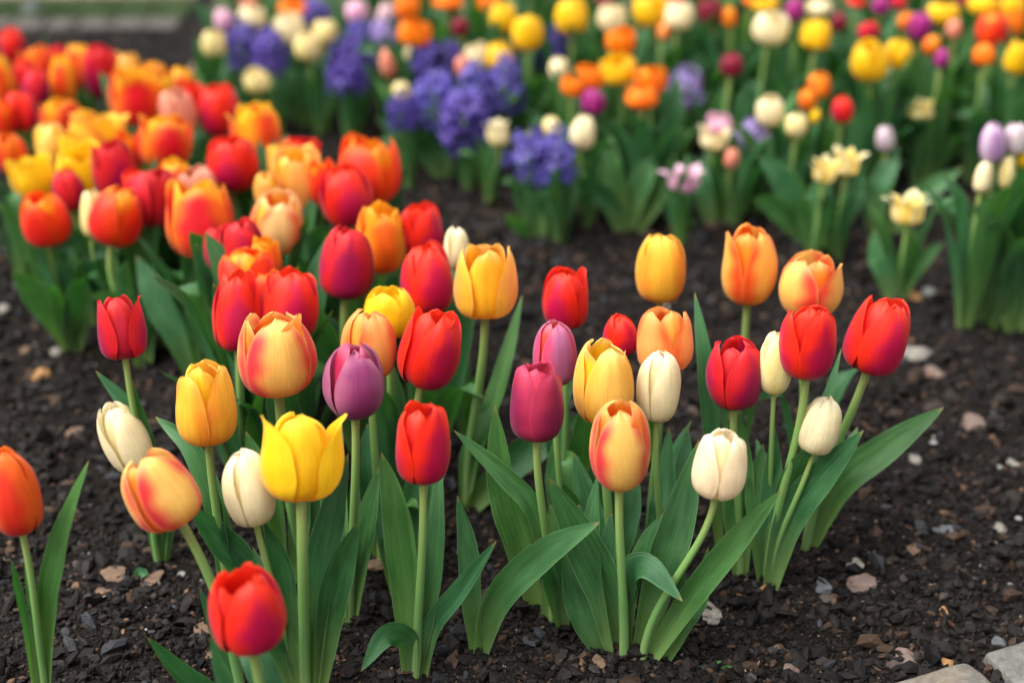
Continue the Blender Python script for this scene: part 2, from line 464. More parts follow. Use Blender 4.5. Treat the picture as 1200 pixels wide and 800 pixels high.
# leaf shapes that grow from the origin and lean towards +X, reused by the plants further back
TEMPL = []
for k in range(12):
    r_ = random.Random(100+k)
    ln = r_.uniform(.85, 1.1); lean = r_.choice((.10, .16, .22, .30, .40, .60))*r_.uniform(.8, 1.2); droop = r_.uniform(-.02, .30) if lean > .35 else 0
    pts = [(0.01, 0, -.05), (.05+lean*.12, r_.uniform(-.02, .02), .33*ln), (.04+lean*.45, r_.uniform(-.05, .05), .70*ln),
           (.03+lean*.95, r_.uniform(-.08, .08), (1-.25*lean-droop)*ln)]
    TEMPL.append(leaf_mesh(pts, r_.uniform(.115, .17), r_.uniform(-.5, .5), r_.uniform(-.8, .8), r_.uniform(.25, .55), (-1, 0, .25), 16, 5, r_))

def auto_leaves(root, n, length, rnd, bias=None):
    a0 = rnd.uniform(0, 6.28)
    for k in range(n):
        o = part('leaf', rnd.choice(TEMPL), root)
        a = a0 + k*6.28/n + rnd.uniform(-.5, .5)
        if bias is not None and k == 0: a = bias
        o.rotation_euler = (rnd.uniform(-.06, .06), rnd.uniform(-.08, .08), a)
        s = length*rnd.uniform(.75, 1.12)
        o.scale = (s, s*rnd.uniform(.9, 1.3), s)
        o.location = (math.cos(a)*.006, math.sin(a)*.006, 0)

def px_leaf(root, pts, wpx, dy=0.0, roll=0.0, twist=0.0, fold=.4):
    """pts: photo pixels of the midrib from the foot to the tip; dy: how far the tip stands behind (+) or before (-) the foot"""
    base = root.location
    b = on_z(*pts[0])
    if pts[0][1] > 798 or abs(b.y-base.y) > .09: b = on_y(pts[0][0], pts[0][1], base.y)
    n = len(pts)-1
    W = [Vector((b.x, b.y, b.z-.012))]
    for k in range(1, n+1):
        t = k/n
        W.append(on_y(pts[k][0], pts[k][1], b.y + dy*t*t))
    mid = W[len(W)//2]
    wid = wpx/F*depth(mid)
    tocam = (CAMP-mid).normalized()
    loc = [tuple(p-base) for p in W]
    return part('leaf', leaf_mesh(loc, wid, roll, twist, fold, tuple(tocam)), root)

# ------------------------------------------------------------------ one tulip
G_FRONT, G_LEFT, G_BACK = 'tulips in the front of the bed', 'tulips in the red and orange drift on the left', 'flowers in the mixed bed behind'
LABELS = set()
def head_axis(tilt, fwd):
    A = Vector((math.sin(math.radians(tilt)), -math.sin(math.radians(fwd)), 0))
    A.z = math.sqrt(max(.05, 1-A.x**2-A.y**2))
    return A.normalized()

def tulip(x, y, wpx, hpx, var, foot, label, group, hi=True, o=0.0, rot=None, tilt=0, fwd=0, flare=None, azo=None, leaves=(), auto=0, alen=.17, pw=1.0,
          cat='tulip', name='tulip', seed=None, stem_r=None):
    rnd = random.Random(seed if seed is not None else int(x*31+y*17))
    d = ray(x, y)
    if isinstance(foot, tuple):
        b = on_z(*foot)
        c = on_y(x, y, b.y)
    else:
        c = on_z(x, y, foot)
        b = Vector((c.x + rnd.uniform(-.015, .015) - math.sin(math.radians(tilt))*.03, c.y + rnd.uniform(-.01, .015), 0))
    b.z = gz(b.x, b.y)
    zc = depth(c)
    W = wpx/F*zc
    th = math.atan2(-d.z, d.y)
    hp = hpx/F*zc
    H = 2*math.sqrt(max((hp/2)**2-(W/2*math.sin(th))**2, (hp*.36)**2))/math.cos(th)
    H *= 1.02
    if hi: fwd -= 7
    if not hi or group == 'tulips in the red and orange drift on the left': tilt += rnd.uniform(-9, 9); fwd += rnd.uniform(-10, 8)
    A = head_axis(tilt, fwd)
    hb = c - A*H*.5
    root = plant_root(name, b, label, cat, group)
    tc = (CAMP-c).normalized()
    Fr = (tc - A*tc.dot(A)).normalized()
    Rt = A.cross(Fr)
    if rot is None: rot = rnd.uniform(0, 120)
    R = W*.5*(.955 if o < .6 else .95 - .12*max(0, o-1))
    org = hb-b
    shape = rnd.uniform(.86, 1.12)
    for k in range(6):
        inner = k >= 3
        az = math.radians(rot + (k % 3)*120 + (60 if inner else 0) + rnd.uniform(-11, 11) + (azo or {}).get(k, 0))
        fl = (flare or {}).get(k, 0.0)
        part('petal', petal_mesh(R, H, o, az, inner, (A, Fr, Rt), org, var, rnd, hi, fl, pw, shape), root)
    # stem
    L = (hb-b).length
    p0 = Vector((0, 0, -.012)); p3 = org + A*H*.012
    p1 = Vector((rnd.uniform(-.006, .006), rnd.uniform(-.006, .006), L*.4)) + (org-Vector((0, 0, org.z)))*.10
    p2 = p3 - A*L*.33
    ts = np.linspace(0, 1, 18 if hi else 8)[:, None]
    P = (1-ts)**3*np.array(p0) + 3*ts*(1-ts)**2*np.array(p1) + 3*ts**2*(1-ts)*np.array(p2) + ts**3*np.array(p3)
    sr = stem_r or W*.068
    part('stem', tube_mesh('stem', P, sr*1.15, sr*.9, 12 if hi else 7), root)
    for lf in leaves: px_leaf(root, *lf[:-1], **lf[-1]) if isinstance(lf[-1], dict) else px_leaf(root, *lf)
    if auto: auto_leaves(root, auto, alen, rnd)
    return root

# ------------------------------------------------------------------ ground
def axis(lo, hi, step, far, mid=None):
    a = list(np.arange(lo, hi+1e-6, step))
    s, p = step, hi
    while p < far: s *= 1.18; p += s; a.append(p)
    s, p = step, lo; pre = []
    while p > -far: s *= 1.18; p -= s; pre.append(p)
    return np.array(pre[::-1] + a)
gx = axis(-.95, .95, .006, 60)
gy = axis(.72, 2.6, .006, 60)
GX, GY = np.meshgrid(gx, gy)
GZ = soil_h(GX, GY)
soil = part('soil', mesh_np('soil', np.stack([GX, GY, GZ], -1).reshape(-1, 3), grid_faces(len(gx), len(gy)), M_SOIL), None)
soil['kind'] = 'structure'

def sheet(name, mat, x0, x1, y0, y1, z, n=24):
    xs = np.linspace(x0, x1, n); ys = np.linspace(y0, y1, 8)
    X, Y = np.meshgrid(xs, ys)
    Yw = Y + .02*vnoise(X*3+5, Y*0+2)
    o = part(name, mesh_np(name, np.stack([X, Yw, 0*X+z], -1).reshape(-1, 3), grid_faces(n, 8), mat), None)
    o['kind'] = 'structure'
    return o
XL = on_z(214, 28).x; XR = on_z(246, 20).x
sheet('lawn', M_LAWN, -8, XL, 3.02, 3.125, .006)
sheet('lawn', M_LAWN, XR, 9, 3.05, 5.0, .006)
sheet('path', M_PATH, -8, XL, 3.15, 5.0, .006)
def grass(name, x0, x1, y0, y1, n):
    r = np.random.default_rng(5)
    px_, py_ = r.uniform(x0, x1, n), r.uniform(y0, y1, n)
    a = r.uniform(0, 6.28, n); h = r.uniform(.008, .022, n); l = r.normal(0, .006, (n, 2))
    V = np.zeros((n, 3, 3))
    V[:, 0] = np.stack([px_-np.cos(a)*.0016, py_-np.sin(a)*.0016, 0*a+.004], 1)
    V[:, 1] = np.stack([px_+np.cos(a)*.0016, py_+np.sin(a)*.0016, 0*a+.004], 1)
    V[:, 2] = np.stack([px_+l[:, 0], py_+l[:, 1], h], 1)
    o = part(name, mesh_np(name, V.reshape(-1, 3), np.arange(3*n).reshape(-1, 3), M_BLADE, smooth=False), None)
    o['kind'] = 'stuff'; o['label'] = 'short grass growing in the lawn strip behind the bed'; o['category'] = 'grass'
grass('grass', -1.4, XL, 3.02, 3.125, 14000)
grass('grass', XR, 1.2, 3.06, 3.45, 20000)

# ------------------------------------------------------------------ mulch: dark crumbs, bark and grit spread over the soil
def ico():
    p = (1+5**.5)/2
    v = np.array([(-1, p, 0), (1, p, 0), (-1, -p, 0), (1, -p, 0), (0, -1, p), (0, 1, p), (0, -1, -p), (0, 1, -p), (p, 0, -1), (p, 0, 1), (-p, 0, -1), (-p, 0, 1)], float)
    f = np.array([(0, 11, 5), (0, 5, 1), (0, 1, 7), (0, 7, 10), (0, 10, 11), (1, 5, 9), (5, 11, 4), (11, 10, 2), (10, 7, 6), (7, 1, 8), (3, 9, 4), (3, 4, 2), (3, 2, 6), (3, 6, 8), (3, 8, 9), (4, 9, 5), (2, 4, 11), (6, 2, 10), (8, 6, 7), (9, 8, 1)])
    return v/np.linalg.norm(v[0]), f
def scatter(name, n, ylo, yhi, margin, med, sig, rmax, seed, dark=.86):
    r = np.random.default_rng(seed)
    y = ylo + (yhi-ylo)*r.random(n)**1.25
    half = .315*(y*.883+.44) + margin
    x = r.uniform(-1, 1, n)*half
    rad = np.clip(np.exp(r.normal(math.log(med), sig, n)), .0009, rmax)
    iv, if_ = ico()
    V = np.repeat(iv[None], n, 0) * (1 + r.uniform(-.38, .30, (n, 12, 1)))
    sc = np.stack([r.uniform(.8, 1.5, n), r.uniform(.6, 1.0, n), r.uniform(.28, .75, n)], 1)*rad[:, None]
    V = V*sc[:, None, :]
    ax = r.normal(0, 1, (n, 3)); ax[:, :2] *= .8; ax /= np.linalg.norm(ax, axis=1)[:, None]
    an = r.uniform(0, 6.28, n)
    c, s = np.cos(an)[:, None, None], np.sin(an)[:, None, None]
    k = ax[:, None, :]
    V = V*c + np.cross(np.broadcast_to(k, V.shape), V)*s + k*(V*k).sum(-1, keepdims=True)*(1-c)
    z = soil_h(x, y) + rad*r.uniform(-.1, .55, n)
    V = V + np.stack([x, y, z], 1)[:, None, :]
    q = r.random(n)
    base = np.array((.0075, .0057, .0048))*np.exp(r.normal(-.1, .62, (n, 1)))
    base = np.where((q > dark)[:, None], np.array((.036, .021, .013))*r.uniform(.7, 1.5, (n, 1)), base)
    base = np.where((q > dark+.085)[:, None], np.array((.024, .024, .027))*r.uniform(.7, 1.5, (n, 1)), base)
    base = np.where(((q > dark+.115) & (rad < .0052))[:, None], np.array((.11, .064, .038))*r.uniform(.6, 1.4, (n, 1)), base)
    base = np.where(((q > .994) & (rad < .0034))[:, None], np.array((.26, .23, .19))*r.uniform(.7, 1.3, (n, 1)), base)
    Fc = (if_[None] + (np.arange(n)*12)[:, None, None]).reshape(-1, 3)
    o = part(name, mesh_np(name, V.reshape(-1, 3), Fc, M_MULCH, None, np.repeat(base, 12, 0), smooth=False), None)
    o['kind'] = 'stuff'; o['category'] = 'mulch'
    o['label'] = 'dark crumbly bark mulch and grit covering the flower bed'
scatter('mulch', 62000, .86, 2.25, .16, .0026, .58, .011, 21)
scatter('mulch', 60000, .86, 1.80, .10, .0013, .40, .003, 22, .84)
scatter('mulch', 14000, 1.9, 2.98, .25, .0052, .35, .012, 23)

# ------------------------------------------------------------------ stones and chips one can point at
from mathutils import noise as mnoise
import bmesh
def stone(name, x, y, wpx, hpx, mat, label, cat, flat=.55, seed=0, yaw=None):
    p = on_z(x, y); p.z = gz(p.x, p.y)
    rnd = random.Random(seed+int(x*7+y))
    wpx, hpx = wpx*.88, hpx*.85
    if mat == M_WHITE: wpx, hpx = wpx*.72, hpx*.6
    a = wpx/F*depth(p)*.5; b = max(hpx/F*depth(p)*.5/.60, a*.45)
    bm = bmesh.new()
    bmesh.ops.create_icosphere(bm, subdivisions=3, radius=1)
    off = Vector((rnd.uniform(0, 50), rnd.uniform(0, 50), 0))
    planes = [(Vector((rnd.gauss(0, 1), rnd.gauss(0, 1), rnd.gauss(.3, 1))).normalized(), rnd.uniform(.55, .85)) for _ in range(9)]
    for v in bm.verts:
        c = v.co.copy()
        for nrm, dd in planes:
            e = c.dot(nrm)-dd
            if e > 0: c -= nrm*e*.92
        c *= 1 + .14*mnoise.noise(c*2.2+off) + .05*mnoise.noise(c*6+off)
        v.co = Vector((c.x*a*1.25, c.y*b*1.25, c.z*min(a, b)*1.2*flat))
    yaw = rnd.uniform(-.5, .5) if yaw is None else yaw
    bmesh.ops.rotate(bm, verts=bm.verts, matrix=Matrix.Rotation(yaw, 3, 'Z'))
    me = bpy.data.meshes.new(name); bm.to_mesh(me); bm.free()
    me.materials.append(mat)
    for q in me.polygons: q.use_smooth = False
    o = part(name, me, None)
    o.location = (p.x, p.y, p.z + min(a, b)*flat*.35)
    o.rotation_euler = (rnd.uniform(-.15, .15), rnd.uniform(-.15, .15), 0)
    return tag(o, label, cat, 'stones and chips lying on the soil')

for s in [
 ('stone', 1008, 688, 36, 20, M_BROWN, 'flat reddish brown stone on the soil right of the front tulip clumps', 'stone'),
 ('stone', 830, 726, 25, 30, M_PALE, 'pale broken stone on the soil just right of the bent front leaf', 'stone'),
 ('stone', 963, 697, 24, 20, M_GREY, 'blue grey stone just left of the flat reddish brown stone', 'stone'),
 ('stone', 1002, 667, 22, 14, M_PALE, 'small pale stone right behind the flat reddish brown stone', 'stone'),
 ('stone', 1139, 504, 30, 22, M_BROWN, 'blurred rusty brown stone on the soil near the right edge', 'stone'),
 ('stone', 1062, 774, 28, 26, M_BROWN, 'angular brown grey stone on the soil beside the kerb', 'stone'),
 ('stone', 1172, 749, 18, 16, M_GREY, 'small slate blue stone touching the kerb at the right edge', 'stone'),
 ('stone', 1105, 715, 11, 14, M_OCHRE, 'bright ochre lump on the soil above the kerb', 'lump of clay'),
 ('stone', 1110, 779, 16, 10, M_OCHRE, 'crumbly ochre lump at the back corner of the kerb', 'lump of clay'),
 ('chip', 1115, 731, 15, 6, M_WHITE, 'thin white flake on the soil between ochre lump and kerb', 'chip'),
 ('chip', 1118, 671, 17, 7, M_PALE, 'pale flat chip on the soil right of the reddish brown stone', 'chip'),
 ('chip', 1071, 644, 16, 18, M_TAN, 'tan bark chip on the soil beyond the reddish brown stone', 'bark chip'),
 ('stone', 1186, 675, 13, 10, M_WHITE, 'little white pebble at the right edge above the kerb', 'pebble'),
 ('stone', 1106, 621, 30, 10, M_GREY, 'slate coloured sliver on the soil right of the leaning leaf', 'stone'),
 ('stone', 1071, 539, 14, 12, M_PALE, 'pale pebble right under the tip of the longest leaning leaf', 'pebble'),
 ('stone', 1093, 519, 13, 12, M_WHITE, 'white pebble just right of the longest leaning leaf tip', 'pebble'),
 ('stone', 1169, 547, 16, 12, M_WHITE, 'white pebble below the rusty brown stone at the right', 'pebble'),
 ('stone', 1190, 545, 22, 12, M_PALE, 'wide pale pebble at the right edge below the rusty stone', 'pebble'),
 ('stone', 1157, 579, 11, 10, M_WHITE, 'tiny white pebble under the two pebbles at the right edge', 'pebble'),
 ('stone', 1172, 611, 20, 16, M_PALE, 'rough pale stone at the right below the tiny white pebble', 'stone'),
 ('stone', 1195, 602, 11, 10, M_WHITE, 'white pebble cut close to the right edge beside the rough pale stone', 'pebble'),
 ('stone', 1073, 424, 38, 18, M_PALE, 'wide beige stone on the soil right of the tilted red tulip', 'stone'),
 ('stone', 1094, 447, 22, 16, M_BROWN, 'rusty pebble just below the wide beige stone', 'pebble'),
 ('stone', 1088, 346, 26, 20, M_WHITE, 'blurred white stone under the yellow star flower', 'stone'),
 ('stone', 1069, 351, 20, 16, M_OCHRE, 'blurred ochre stone touching the blurred white stone', 'stone'),
 ('stone', 46, 439, 22, 16, M_OCHRE, 'round tan pebble on bare soil at the far left', 'pebble'),
 ('stone', 66, 410, 14, 12, M_PALE, 'beige pebble behind the round tan pebble at the left', 'pebble'),
 ('stone', 30, 409, 14, 12, M_TAN, 'reddish pebble left of the beige pebble at the far left', 'pebble'),
 ('stone', 4, 357, 14, 16, M_PALE, 'pale stone cut by the left edge on bare soil', 'stone'),
 ('stone', 90, 513, 30, 14, M_TAN, 'blurred tan stone behind the pointed leaf at the left', 'stone'),
 ('chip', 135, 677, 34, 22, M_TAN, 'broad bark chip on the soil right of the pointed leaf', 'bark chip'),
 ('chip', 178, 681, 20, 26, M_TAN, 'upright bark chip beside the green stub of the cream tulip', 'bark chip'),
 ('chip', 120, 695, 20, 10, M_TAN, 'small tan chip just below the broad bark chip', 'bark chip'),
 ('stone', 158, 710, 13, 10, M_WHITE, 'bluish white pebble on the soil below the two bark chips', 'pebble'),
 ('chip', 212, 671, 12, 10, M_WHITE, 'small white chip right of the upright bark chip', 'chip'),
 ('chip', 240, 746, 26, 20, M_TAN, 'brown bark chip behind the red tulip at the bottom', 'bark chip'),
 ('chip', 248, 770, 34, 10, M_TAN, 'long splinter of bark left of the red tulip at the bottom', 'bark chip'),
 ('chip', 654, 777, 13, 6, M_WHITE, 'white sliver on the soil left of the middle clump foot', 'chip'),
 ('chip', 700, 787, 16, 18, M_TAN, 'tan bark chip at the foot of the middle clump', 'bark chip'),
 ('chip', 440, 664, 30, 18, M_TAN, 'dull bark chip behind the feet of the purple tulip', 'bark chip'),
 ('chip', 905, 760, 30, 8, M_TAN, 'thin curved twig piece lying alone on the front soil', 'bark chip'),
 ('stone', 926, 790, 20, 14, M_BROWN, 'brown stone at the bottom edge right of the middle', 'stone'),
 ('stone', 895, 700, 18, 10, M_OCHRE, 'rusty chip close to the foot of the right clump', 'bark chip'),
]:
    stone(*s, flat=(.35 if s[0] == 'chip' or s[5] == M_WHITE else .6))
far = stone('rock', 36, 17, 26, 24, M_GREY, 'grey rock lying in the lawn strip at the far left', 'rock', .9)
far['group'] = 'rocks on the lawn edge'
far = stone('rock', 236, 84, 26, 16, M_BROWN, 'dull brown stone on bare soil beside the pale yellow tulip', 'rock', .7)
far['group'] = 'rocks on the lawn edge'

def block(name, corner, along, back, ln, dp, ht, mat, label, cat, group, seed):
    """bevelled, weathered stone block; corner is the top back corner, it runs ln along and dp towards back"""
    rnd = random.Random(seed)
    bm = bmesh.new()
    bmesh.ops.create_cube(bm, size=1)
    for v in bm.verts: v.co = Vector((v.co.x*ln, v.co.y*dp, v.co.z*ht))
    bmesh.ops.subdivide_edges(bm, edges=bm.edges[:], cuts=5, use_grid_fill=True)
    bev = [e for e in bm.edges if len(e.link_faces) == 2 and e.calc_face_angle(0) > 1.0]
    bmesh.ops.bevel(bm, geom=bev, offset=.005, segments=2, profile=.5, affect='EDGES')
    bmesh.ops.subdivide_edges(bm, edges=bm.edges[:], cuts=1, use_grid_fill=True)
    off = Vector((seed*3.1, seed*1.7, 0))
    for v in bm.verts:
        v.co += v.co.normalized()*(.003*mnoise.noise(v.co*14+off) + .002*mnoise.noise(v.co*50+off))
    M = Matrix((along, back, Vector((0, 0, 1)))).transposed()
    for v in bm.verts: v.co = M @ v.co
    me = bpy.data.meshes.new(name); bm.to_mesh(me); bm.free()
    me.materials.append(mat)
    for q in me.polygons: q.use_smooth = True
    o = part(name, me, None)
    o.location = corner + along*ln*.5 + back*dp*.5 - Vector((0, 0, ht*.5))
    return tag(o, label, cat, group)
KZ = .012
k1, k2 = on_z(1060, 793, KZ), on_z(1134, 771, KZ)
al = (k2-k1).normalized(); bk = Vector((al.y, -al.x, 0))
block('kerb_stone', k2, -al, bk, .15, .13, .07, M_KERB, 'weathered grey kerb block cut by the bottom edge', 'kerb stone', 'kerb blocks edging the bed', 3)
block('kerb_stone', on_z(1152, 763, KZ), al, bk, .15, .13, .07, M_KERB, 'weathered grey kerb block in the bottom right corner', 'kerb stone', 'kerb blocks edging the bed', 8)
e0 = -1.75
lab = ['edging stone at the far left behind the reddest round tulip', 'edging stone under the grey lawn rock', 'edging stone right of the grey lawn rock',
       'edging stone in the middle of the lawn edge behind the bare soil', 'edging stone second from the right end of the lawn edge', 'edging stone at the right end of the lawn edge']
n_e = 6; xa = on_z(-30, 38).x; xb = on_z(212, 30).x
for k in range(n_e):
    x0 = xa + (xb-xa)*k/n_e
    block('edging_stone', Vector((x0, 3.02, .008)), Vector((1, 0, 0)), Vector((0, -1, 0)), (xb-xa)/n_e-.003, .06, .05, M_EDGE, lab[k], 'edging stone', 'edging stones along the lawn', 20+k)

# ------------------------------------------------------------------ tulips in the front, leaf by leaf
D = dict
T = tulip
g = G_FRONT
T(14, 572, 66, 100, 'vermilion', (60, 842), 'coral red tulip half cut by the left edge of the photo', g, rot=-20, tilt=-6, leaves=[
  ([(50, 830), (57, 720), (72, 630), (104, 539)], 32, D(dy=.02, roll=.35, twist=.5)), ([(46, 830), (42, 730), (36, 690), (29, 632)], 13, D(roll=.6)),
  ([(40, 820), (30, 740), (20, 690), (13, 655)], 14, D(roll=-.7))])
T(142, 383, 63, 72, 'crimson', (192, 645), 'single crimson tulip on a bare stem left of the golden one', g, o=.22, rot=60, tilt=-4, fwd=-6, azo={0: 18, 2: -18}, flare={0: .6, 2: .5}, leaves=[
  ([(196, 650), (180, 560), (160, 490), (112, 434)], 27, D(dy=.03, roll=.3)), ([(196, 650), (176, 540), (158, 480), (146, 428)], 22, D(roll=-.6))])
T(146, 511, 60, 82, 'cream', (187, 657), 'ivory tulip bud leaning left behind the tilted flame tulip', g, rot=25, tilt=-20, leaves=[
  ([(187, 657), (186, 630), (183, 605), (178, 570)], 26, D(roll=.2)), ([(190, 657), (196, 620), (198, 590), (196, 560)], 18, D(roll=-.5))])
T(188, 573, 90, 92, 'flame', (290, 835), 'cream and red flame tulip tilted left on a slanted stem', g, o=.22, rot=8, tilt=-26, flare={5: .40, 3: .25}, leaves=[
  ([(292, 835), (270, 775), (252, 730), (234, 688)], 20, D(roll=.5)), ([(280, 835), (250, 815), (215, 790), (172, 746)], 27, D(dy=-.03, roll=-.1))])
T(241, 472, 78, 94, 'goldyellow', (275, 735), 'golden yellow tulip with orange flush above the ivory bud', g, o=.24, rot=58, flare={0: .18, 2: .14}, leaves=[
  ([(280, 735), (262, 620), (228, 530), (182, 488)], 30, D(dy=.05, roll=.4)), ([(300, 735), (285, 668), (255, 630), (222, 592)], 40, D(dy=-.02, roll=-.2)),
  ([(270, 735), (264, 660), (257, 610), (250, 560)], 26, D(roll=.7))])
T(290, 570, 64, 88, 'cream', (338, 800), 'ivory tulip bud touching the open bright yellow tulip', g, rot=35, tilt=-9, leaves=[
  ([(345, 800), (338, 700), (328, 655), (309, 610)], 28, D(roll=.3)), ([(330, 800), (318, 730), (310, 690), (296, 640)], 24, D(dy=.03, roll=-.4))])
T(352, 534, 104, 104, 'yellow', (357, 806), 'wide open bright yellow tulip in the front row', g, o=.45, rot=60, fwd=-11, seed=5, azo={0: 22, 2: -22}, flare={0: .55, 1: -.3, 2: .55, 3: -.3, 4: -.3, 5: -.05}, leaves=[
  ([(365, 806), (372, 700), (388, 615), (408, 531)], 42, D(dy=.03, roll=.15, twist=.3)), ([(372, 806), (384, 725), (398, 665), (419, 612)], 40, D(dy=-.02, roll=-.3)),
  ([(350, 806), (345, 740), (335, 690), (322, 630)], 34, D(dy=.04, roll=.5)), ([(345, 806), (322, 770), (305, 730), (298, 690)], 36, D(dy=-.02, roll=-.3))])
T(288, 712, 97, 99, 'red', (335, 945), 'glossy red tulip lowest in the photo before the yellow one', g, o=.34, rot=12, tilt=-5, fwd=2, flare={0: -.08, 2: .22, 3: .2, 5: .3}, leaves=[
  ([(330, 930), (322, 830), (300, 770), (270, 730)], 40, D(dy=.05, roll=.2)), ([(300, 930), (280, 850), (265, 800), (246, 745)], 26, D(roll=.5))])
T(415, 445, 76, 88, 'mauve', (409, 727), 'mauve pink tulip with a pale central petal and purple edges', g, o=.10, rot=6, fwd=-3, leaves=[
  ([(412, 727), (420, 665), (430, 610), (444, 546)], 30, D(dy=.02, roll=.3)), ([(408, 727), (410, 660), (412, 610), (417, 540)], 26, D(dy=.04, roll=-.5)),
  ([(406, 727), (396, 640), (392, 570), (398, 500)], 34, D(dy=.06, roll=.2))])
T(495, 518, 74, 93, 'red', (487, 793), 'red tulip on a straight stem above the bent front leaf', g, o=.26, rot=32, flare={2: .1, 0: .1}, leaves=[
  ([(480, 793), (476, 690), (465, 600), (447, 530)], 40, D(dy=.02, roll=.2, twist=.2)), ([(494, 793), (505, 738), (538, 692), (582, 633)], 26, D(dy=-.01, roll=.1)),
  ([(484, 793), (480, 752), (452, 744), (423, 786)], 30, D(dy=-.05, roll=.3, fold=.3)), ([(487, 793), (506, 700), (512, 620), (516, 540)], 26, D(dy=.05, roll=.4))])
T(505, 406, 78, 93, 'red', .235, 'bright red tulip tilted right beside the golden amber one', g, o=.24, rot=22, tilt=14, fwd=2, flare={2: .40, 5: .2, 3: .25}, leaves=[
  ([(466, 694), (458, 640), (452, 600), (446, 545)], 32, D(dy=.03, roll=.2)), ([(475, 690), (478, 620), (488, 560), (498, 500)], 32, D(dy=.04, roll=-.3)), ([(480, 690), (492, 620), (510, 560), (528, 515)], 26, D(dy=.05, roll=.3))])
T(433, 402, 70, 80, 'apricot', .235, 'apricot tulip right behind the mauve pink one', g, o=.10, rot=20, auto=2)
T(456, 365, 70, 60, 'yellow', .235, 'yellow tulip peeking out behind the apricot one', g, o=.45, rot=-30, auto=2)
T(322, 412, 98, 100, 'flame', .245, 'large cream tulip with pink edged petal and yellow sides', g, o=.42, rot=-6, tilt=-2, azo={3: 14, 5: -14}, flare={0: -.12, 3: .42, 5: .36}, leaves=[
  ([(345, 690), (352, 610), (346, 560), (338, 500)], 32, D(dy=.03, roll=.3)), ([(330, 690), (318, 610), (306, 560), (288, 505)], 34, D(dy=.03, roll=-.3)), ([(352, 690), (372, 600), (386, 540), (398, 490)], 38, D(dy=.05, roll=.2))])
T(568, 330, 78, 84, 'amber', (548, 588), 'golden amber tulip standing free on a tall bare stem', g, o=.34, rot=60, azo={0: 16, 2: -16}, flare={0: .42, 2: .40, 5: .05}, leaves=[
  ([(548, 588), (562, 520), (588, 440), (612, 346)], 24, D(dy=.08, roll=.4)), ([(545, 592), (585, 556), (630, 520), (682, 486)], 42, D(dy=.03, roll=-.1)),
  ([(546, 590), (552, 540), (566, 500), (574, 470)], 30, D(dy=.03, roll=.5))])
T(535, 291, 32, 50, 'cream', .23, 'cream tulip bud half hidden behind the golden amber one', g, rot=30, auto=2)
T(629, 469, 73, 90, 'plum', (648, 735), 'plum purple tulip with reddish rims at the left of the middle clump', g, o=.30, rot=58, fwd=-4, flare={0: .1, 2: .15}, leaves=[
  ([(632, 718), (612, 640), (590, 565), (580, 474)], 44, D(dy=.02, roll=.25, twist=.3)), ([(655, 735), (632, 612), (590, 556), (532, 504)], 26, D(dy=.02, roll=.1)),
  ([(662, 738), (650, 690), (640, 660), (622, 632)], 34, D(dy=-.02, roll=-.3)), ([(640, 735), (648, 680), (650, 640), (645, 590)], 30, D(dy=.03, roll=.5))])
T(650, 412, 57, 74, 'lilacred', .235, 'lilac tulip with a red back petal behind the plum one', g, o=.05, rot=10, auto=2)
T(663, 349, 62, 70, 'red', .235, 'red tulip at the back left of the middle clump', g, o=.26, rot=-25, flare={1: .3}, auto=2)
T(727, 522, 79, 101, 'flame', (731, 780), 'cream and pink flame tulip in front of the middle clump', g, o=.16, rot=5, azo={5: -12}, flare={5: .45, 3: .2}, leaves=[
  ([(728, 772), (712, 700), (684, 636), (644, 560)], 52, D(dy=.0, roll=.2)), ([(736, 768), (732, 690), (756, 664), (800, 704)], 36, D(dy=-.05, roll=.3, fold=.3)),
  ([(744, 776), (772, 680), (795, 610), (819, 516)], 46, D(dy=.04, roll=-.15, twist=.2)), ([(734, 776), (742, 690), (756, 640), (777, 601)], 24, D(dy=.01, roll=.5)),
  ([(722, 776), (700, 690), (694, 620), (700, 556)], 26, D(dy=.03, roll=.5)), ([(716, 772), (688, 740), (672, 700), (660, 640)], 34, D(dy=.02, roll=-.4))])
T(708, 447, 78, 94, 'lemonpeach', .235, 'lemon yellow tulip with peach flush above the pink flame one', g, o=.30, rot=15, azo={5: -10}, flare={5: .50, 3: .32}, leaves=[
  ([(706, 705), (700, 640), (690, 590), (672, 530)], 34, D(dy=.03, roll=.2)), ([(712, 705), (726, 640), (738, 590), (742, 540)], 30, D(dy=.04, roll=-.4))])
T(773, 450, 55, 84, 'cream', .225, 'pointed white tulip bud touching the lemon yellow one', g, rot=35, tilt=2, pw=.96, leaves=[
  ([(760, 690), (772, 620), (780, 570), (784, 500)], 32, D(dy=.04, roll=.3)), ([(764, 690), (790, 610), (800, 560), (806, 500)], 28, D(dy=.05, roll=-.2))])
T(778, 396, 72, 76, 'apricot', .24, 'apricot orange tulip with red rims above the white bud', g, o=.26, rot=-35, flare={1: .42, 0: .18, 5: .2}, auto=2)
T(727, 392, 44, 48, 'red', .235, 'red tulip mostly hidden left of the apricot orange one', g, o=.08, rot=40, auto=2)
T(775, 312, 64, 80, 'goldyellow', .235, 'golden tulip standing highest in the middle clump', g, o=.24, rot=15, auto=2)
T(844, 543, 68, 79, 'blush', (752, 783), 'ivory tulip with ragged tips on a slanting stem', g, o=.26, rot=56, tilt=5, flare={0: .2}, leaves=[
  ([(750, 783), (800, 715), (858, 640), (917, 573)], 34, D(dy=.0, roll=.15)), ([(764, 783), (786, 740), (798, 690), (803, 626)], 16, D(dy=.02, roll=.6)),
  ([(768, 783), (800, 730), (818, 700), (830, 640)], 26, D(dy=.04, roll=-.4))])
g2 = g
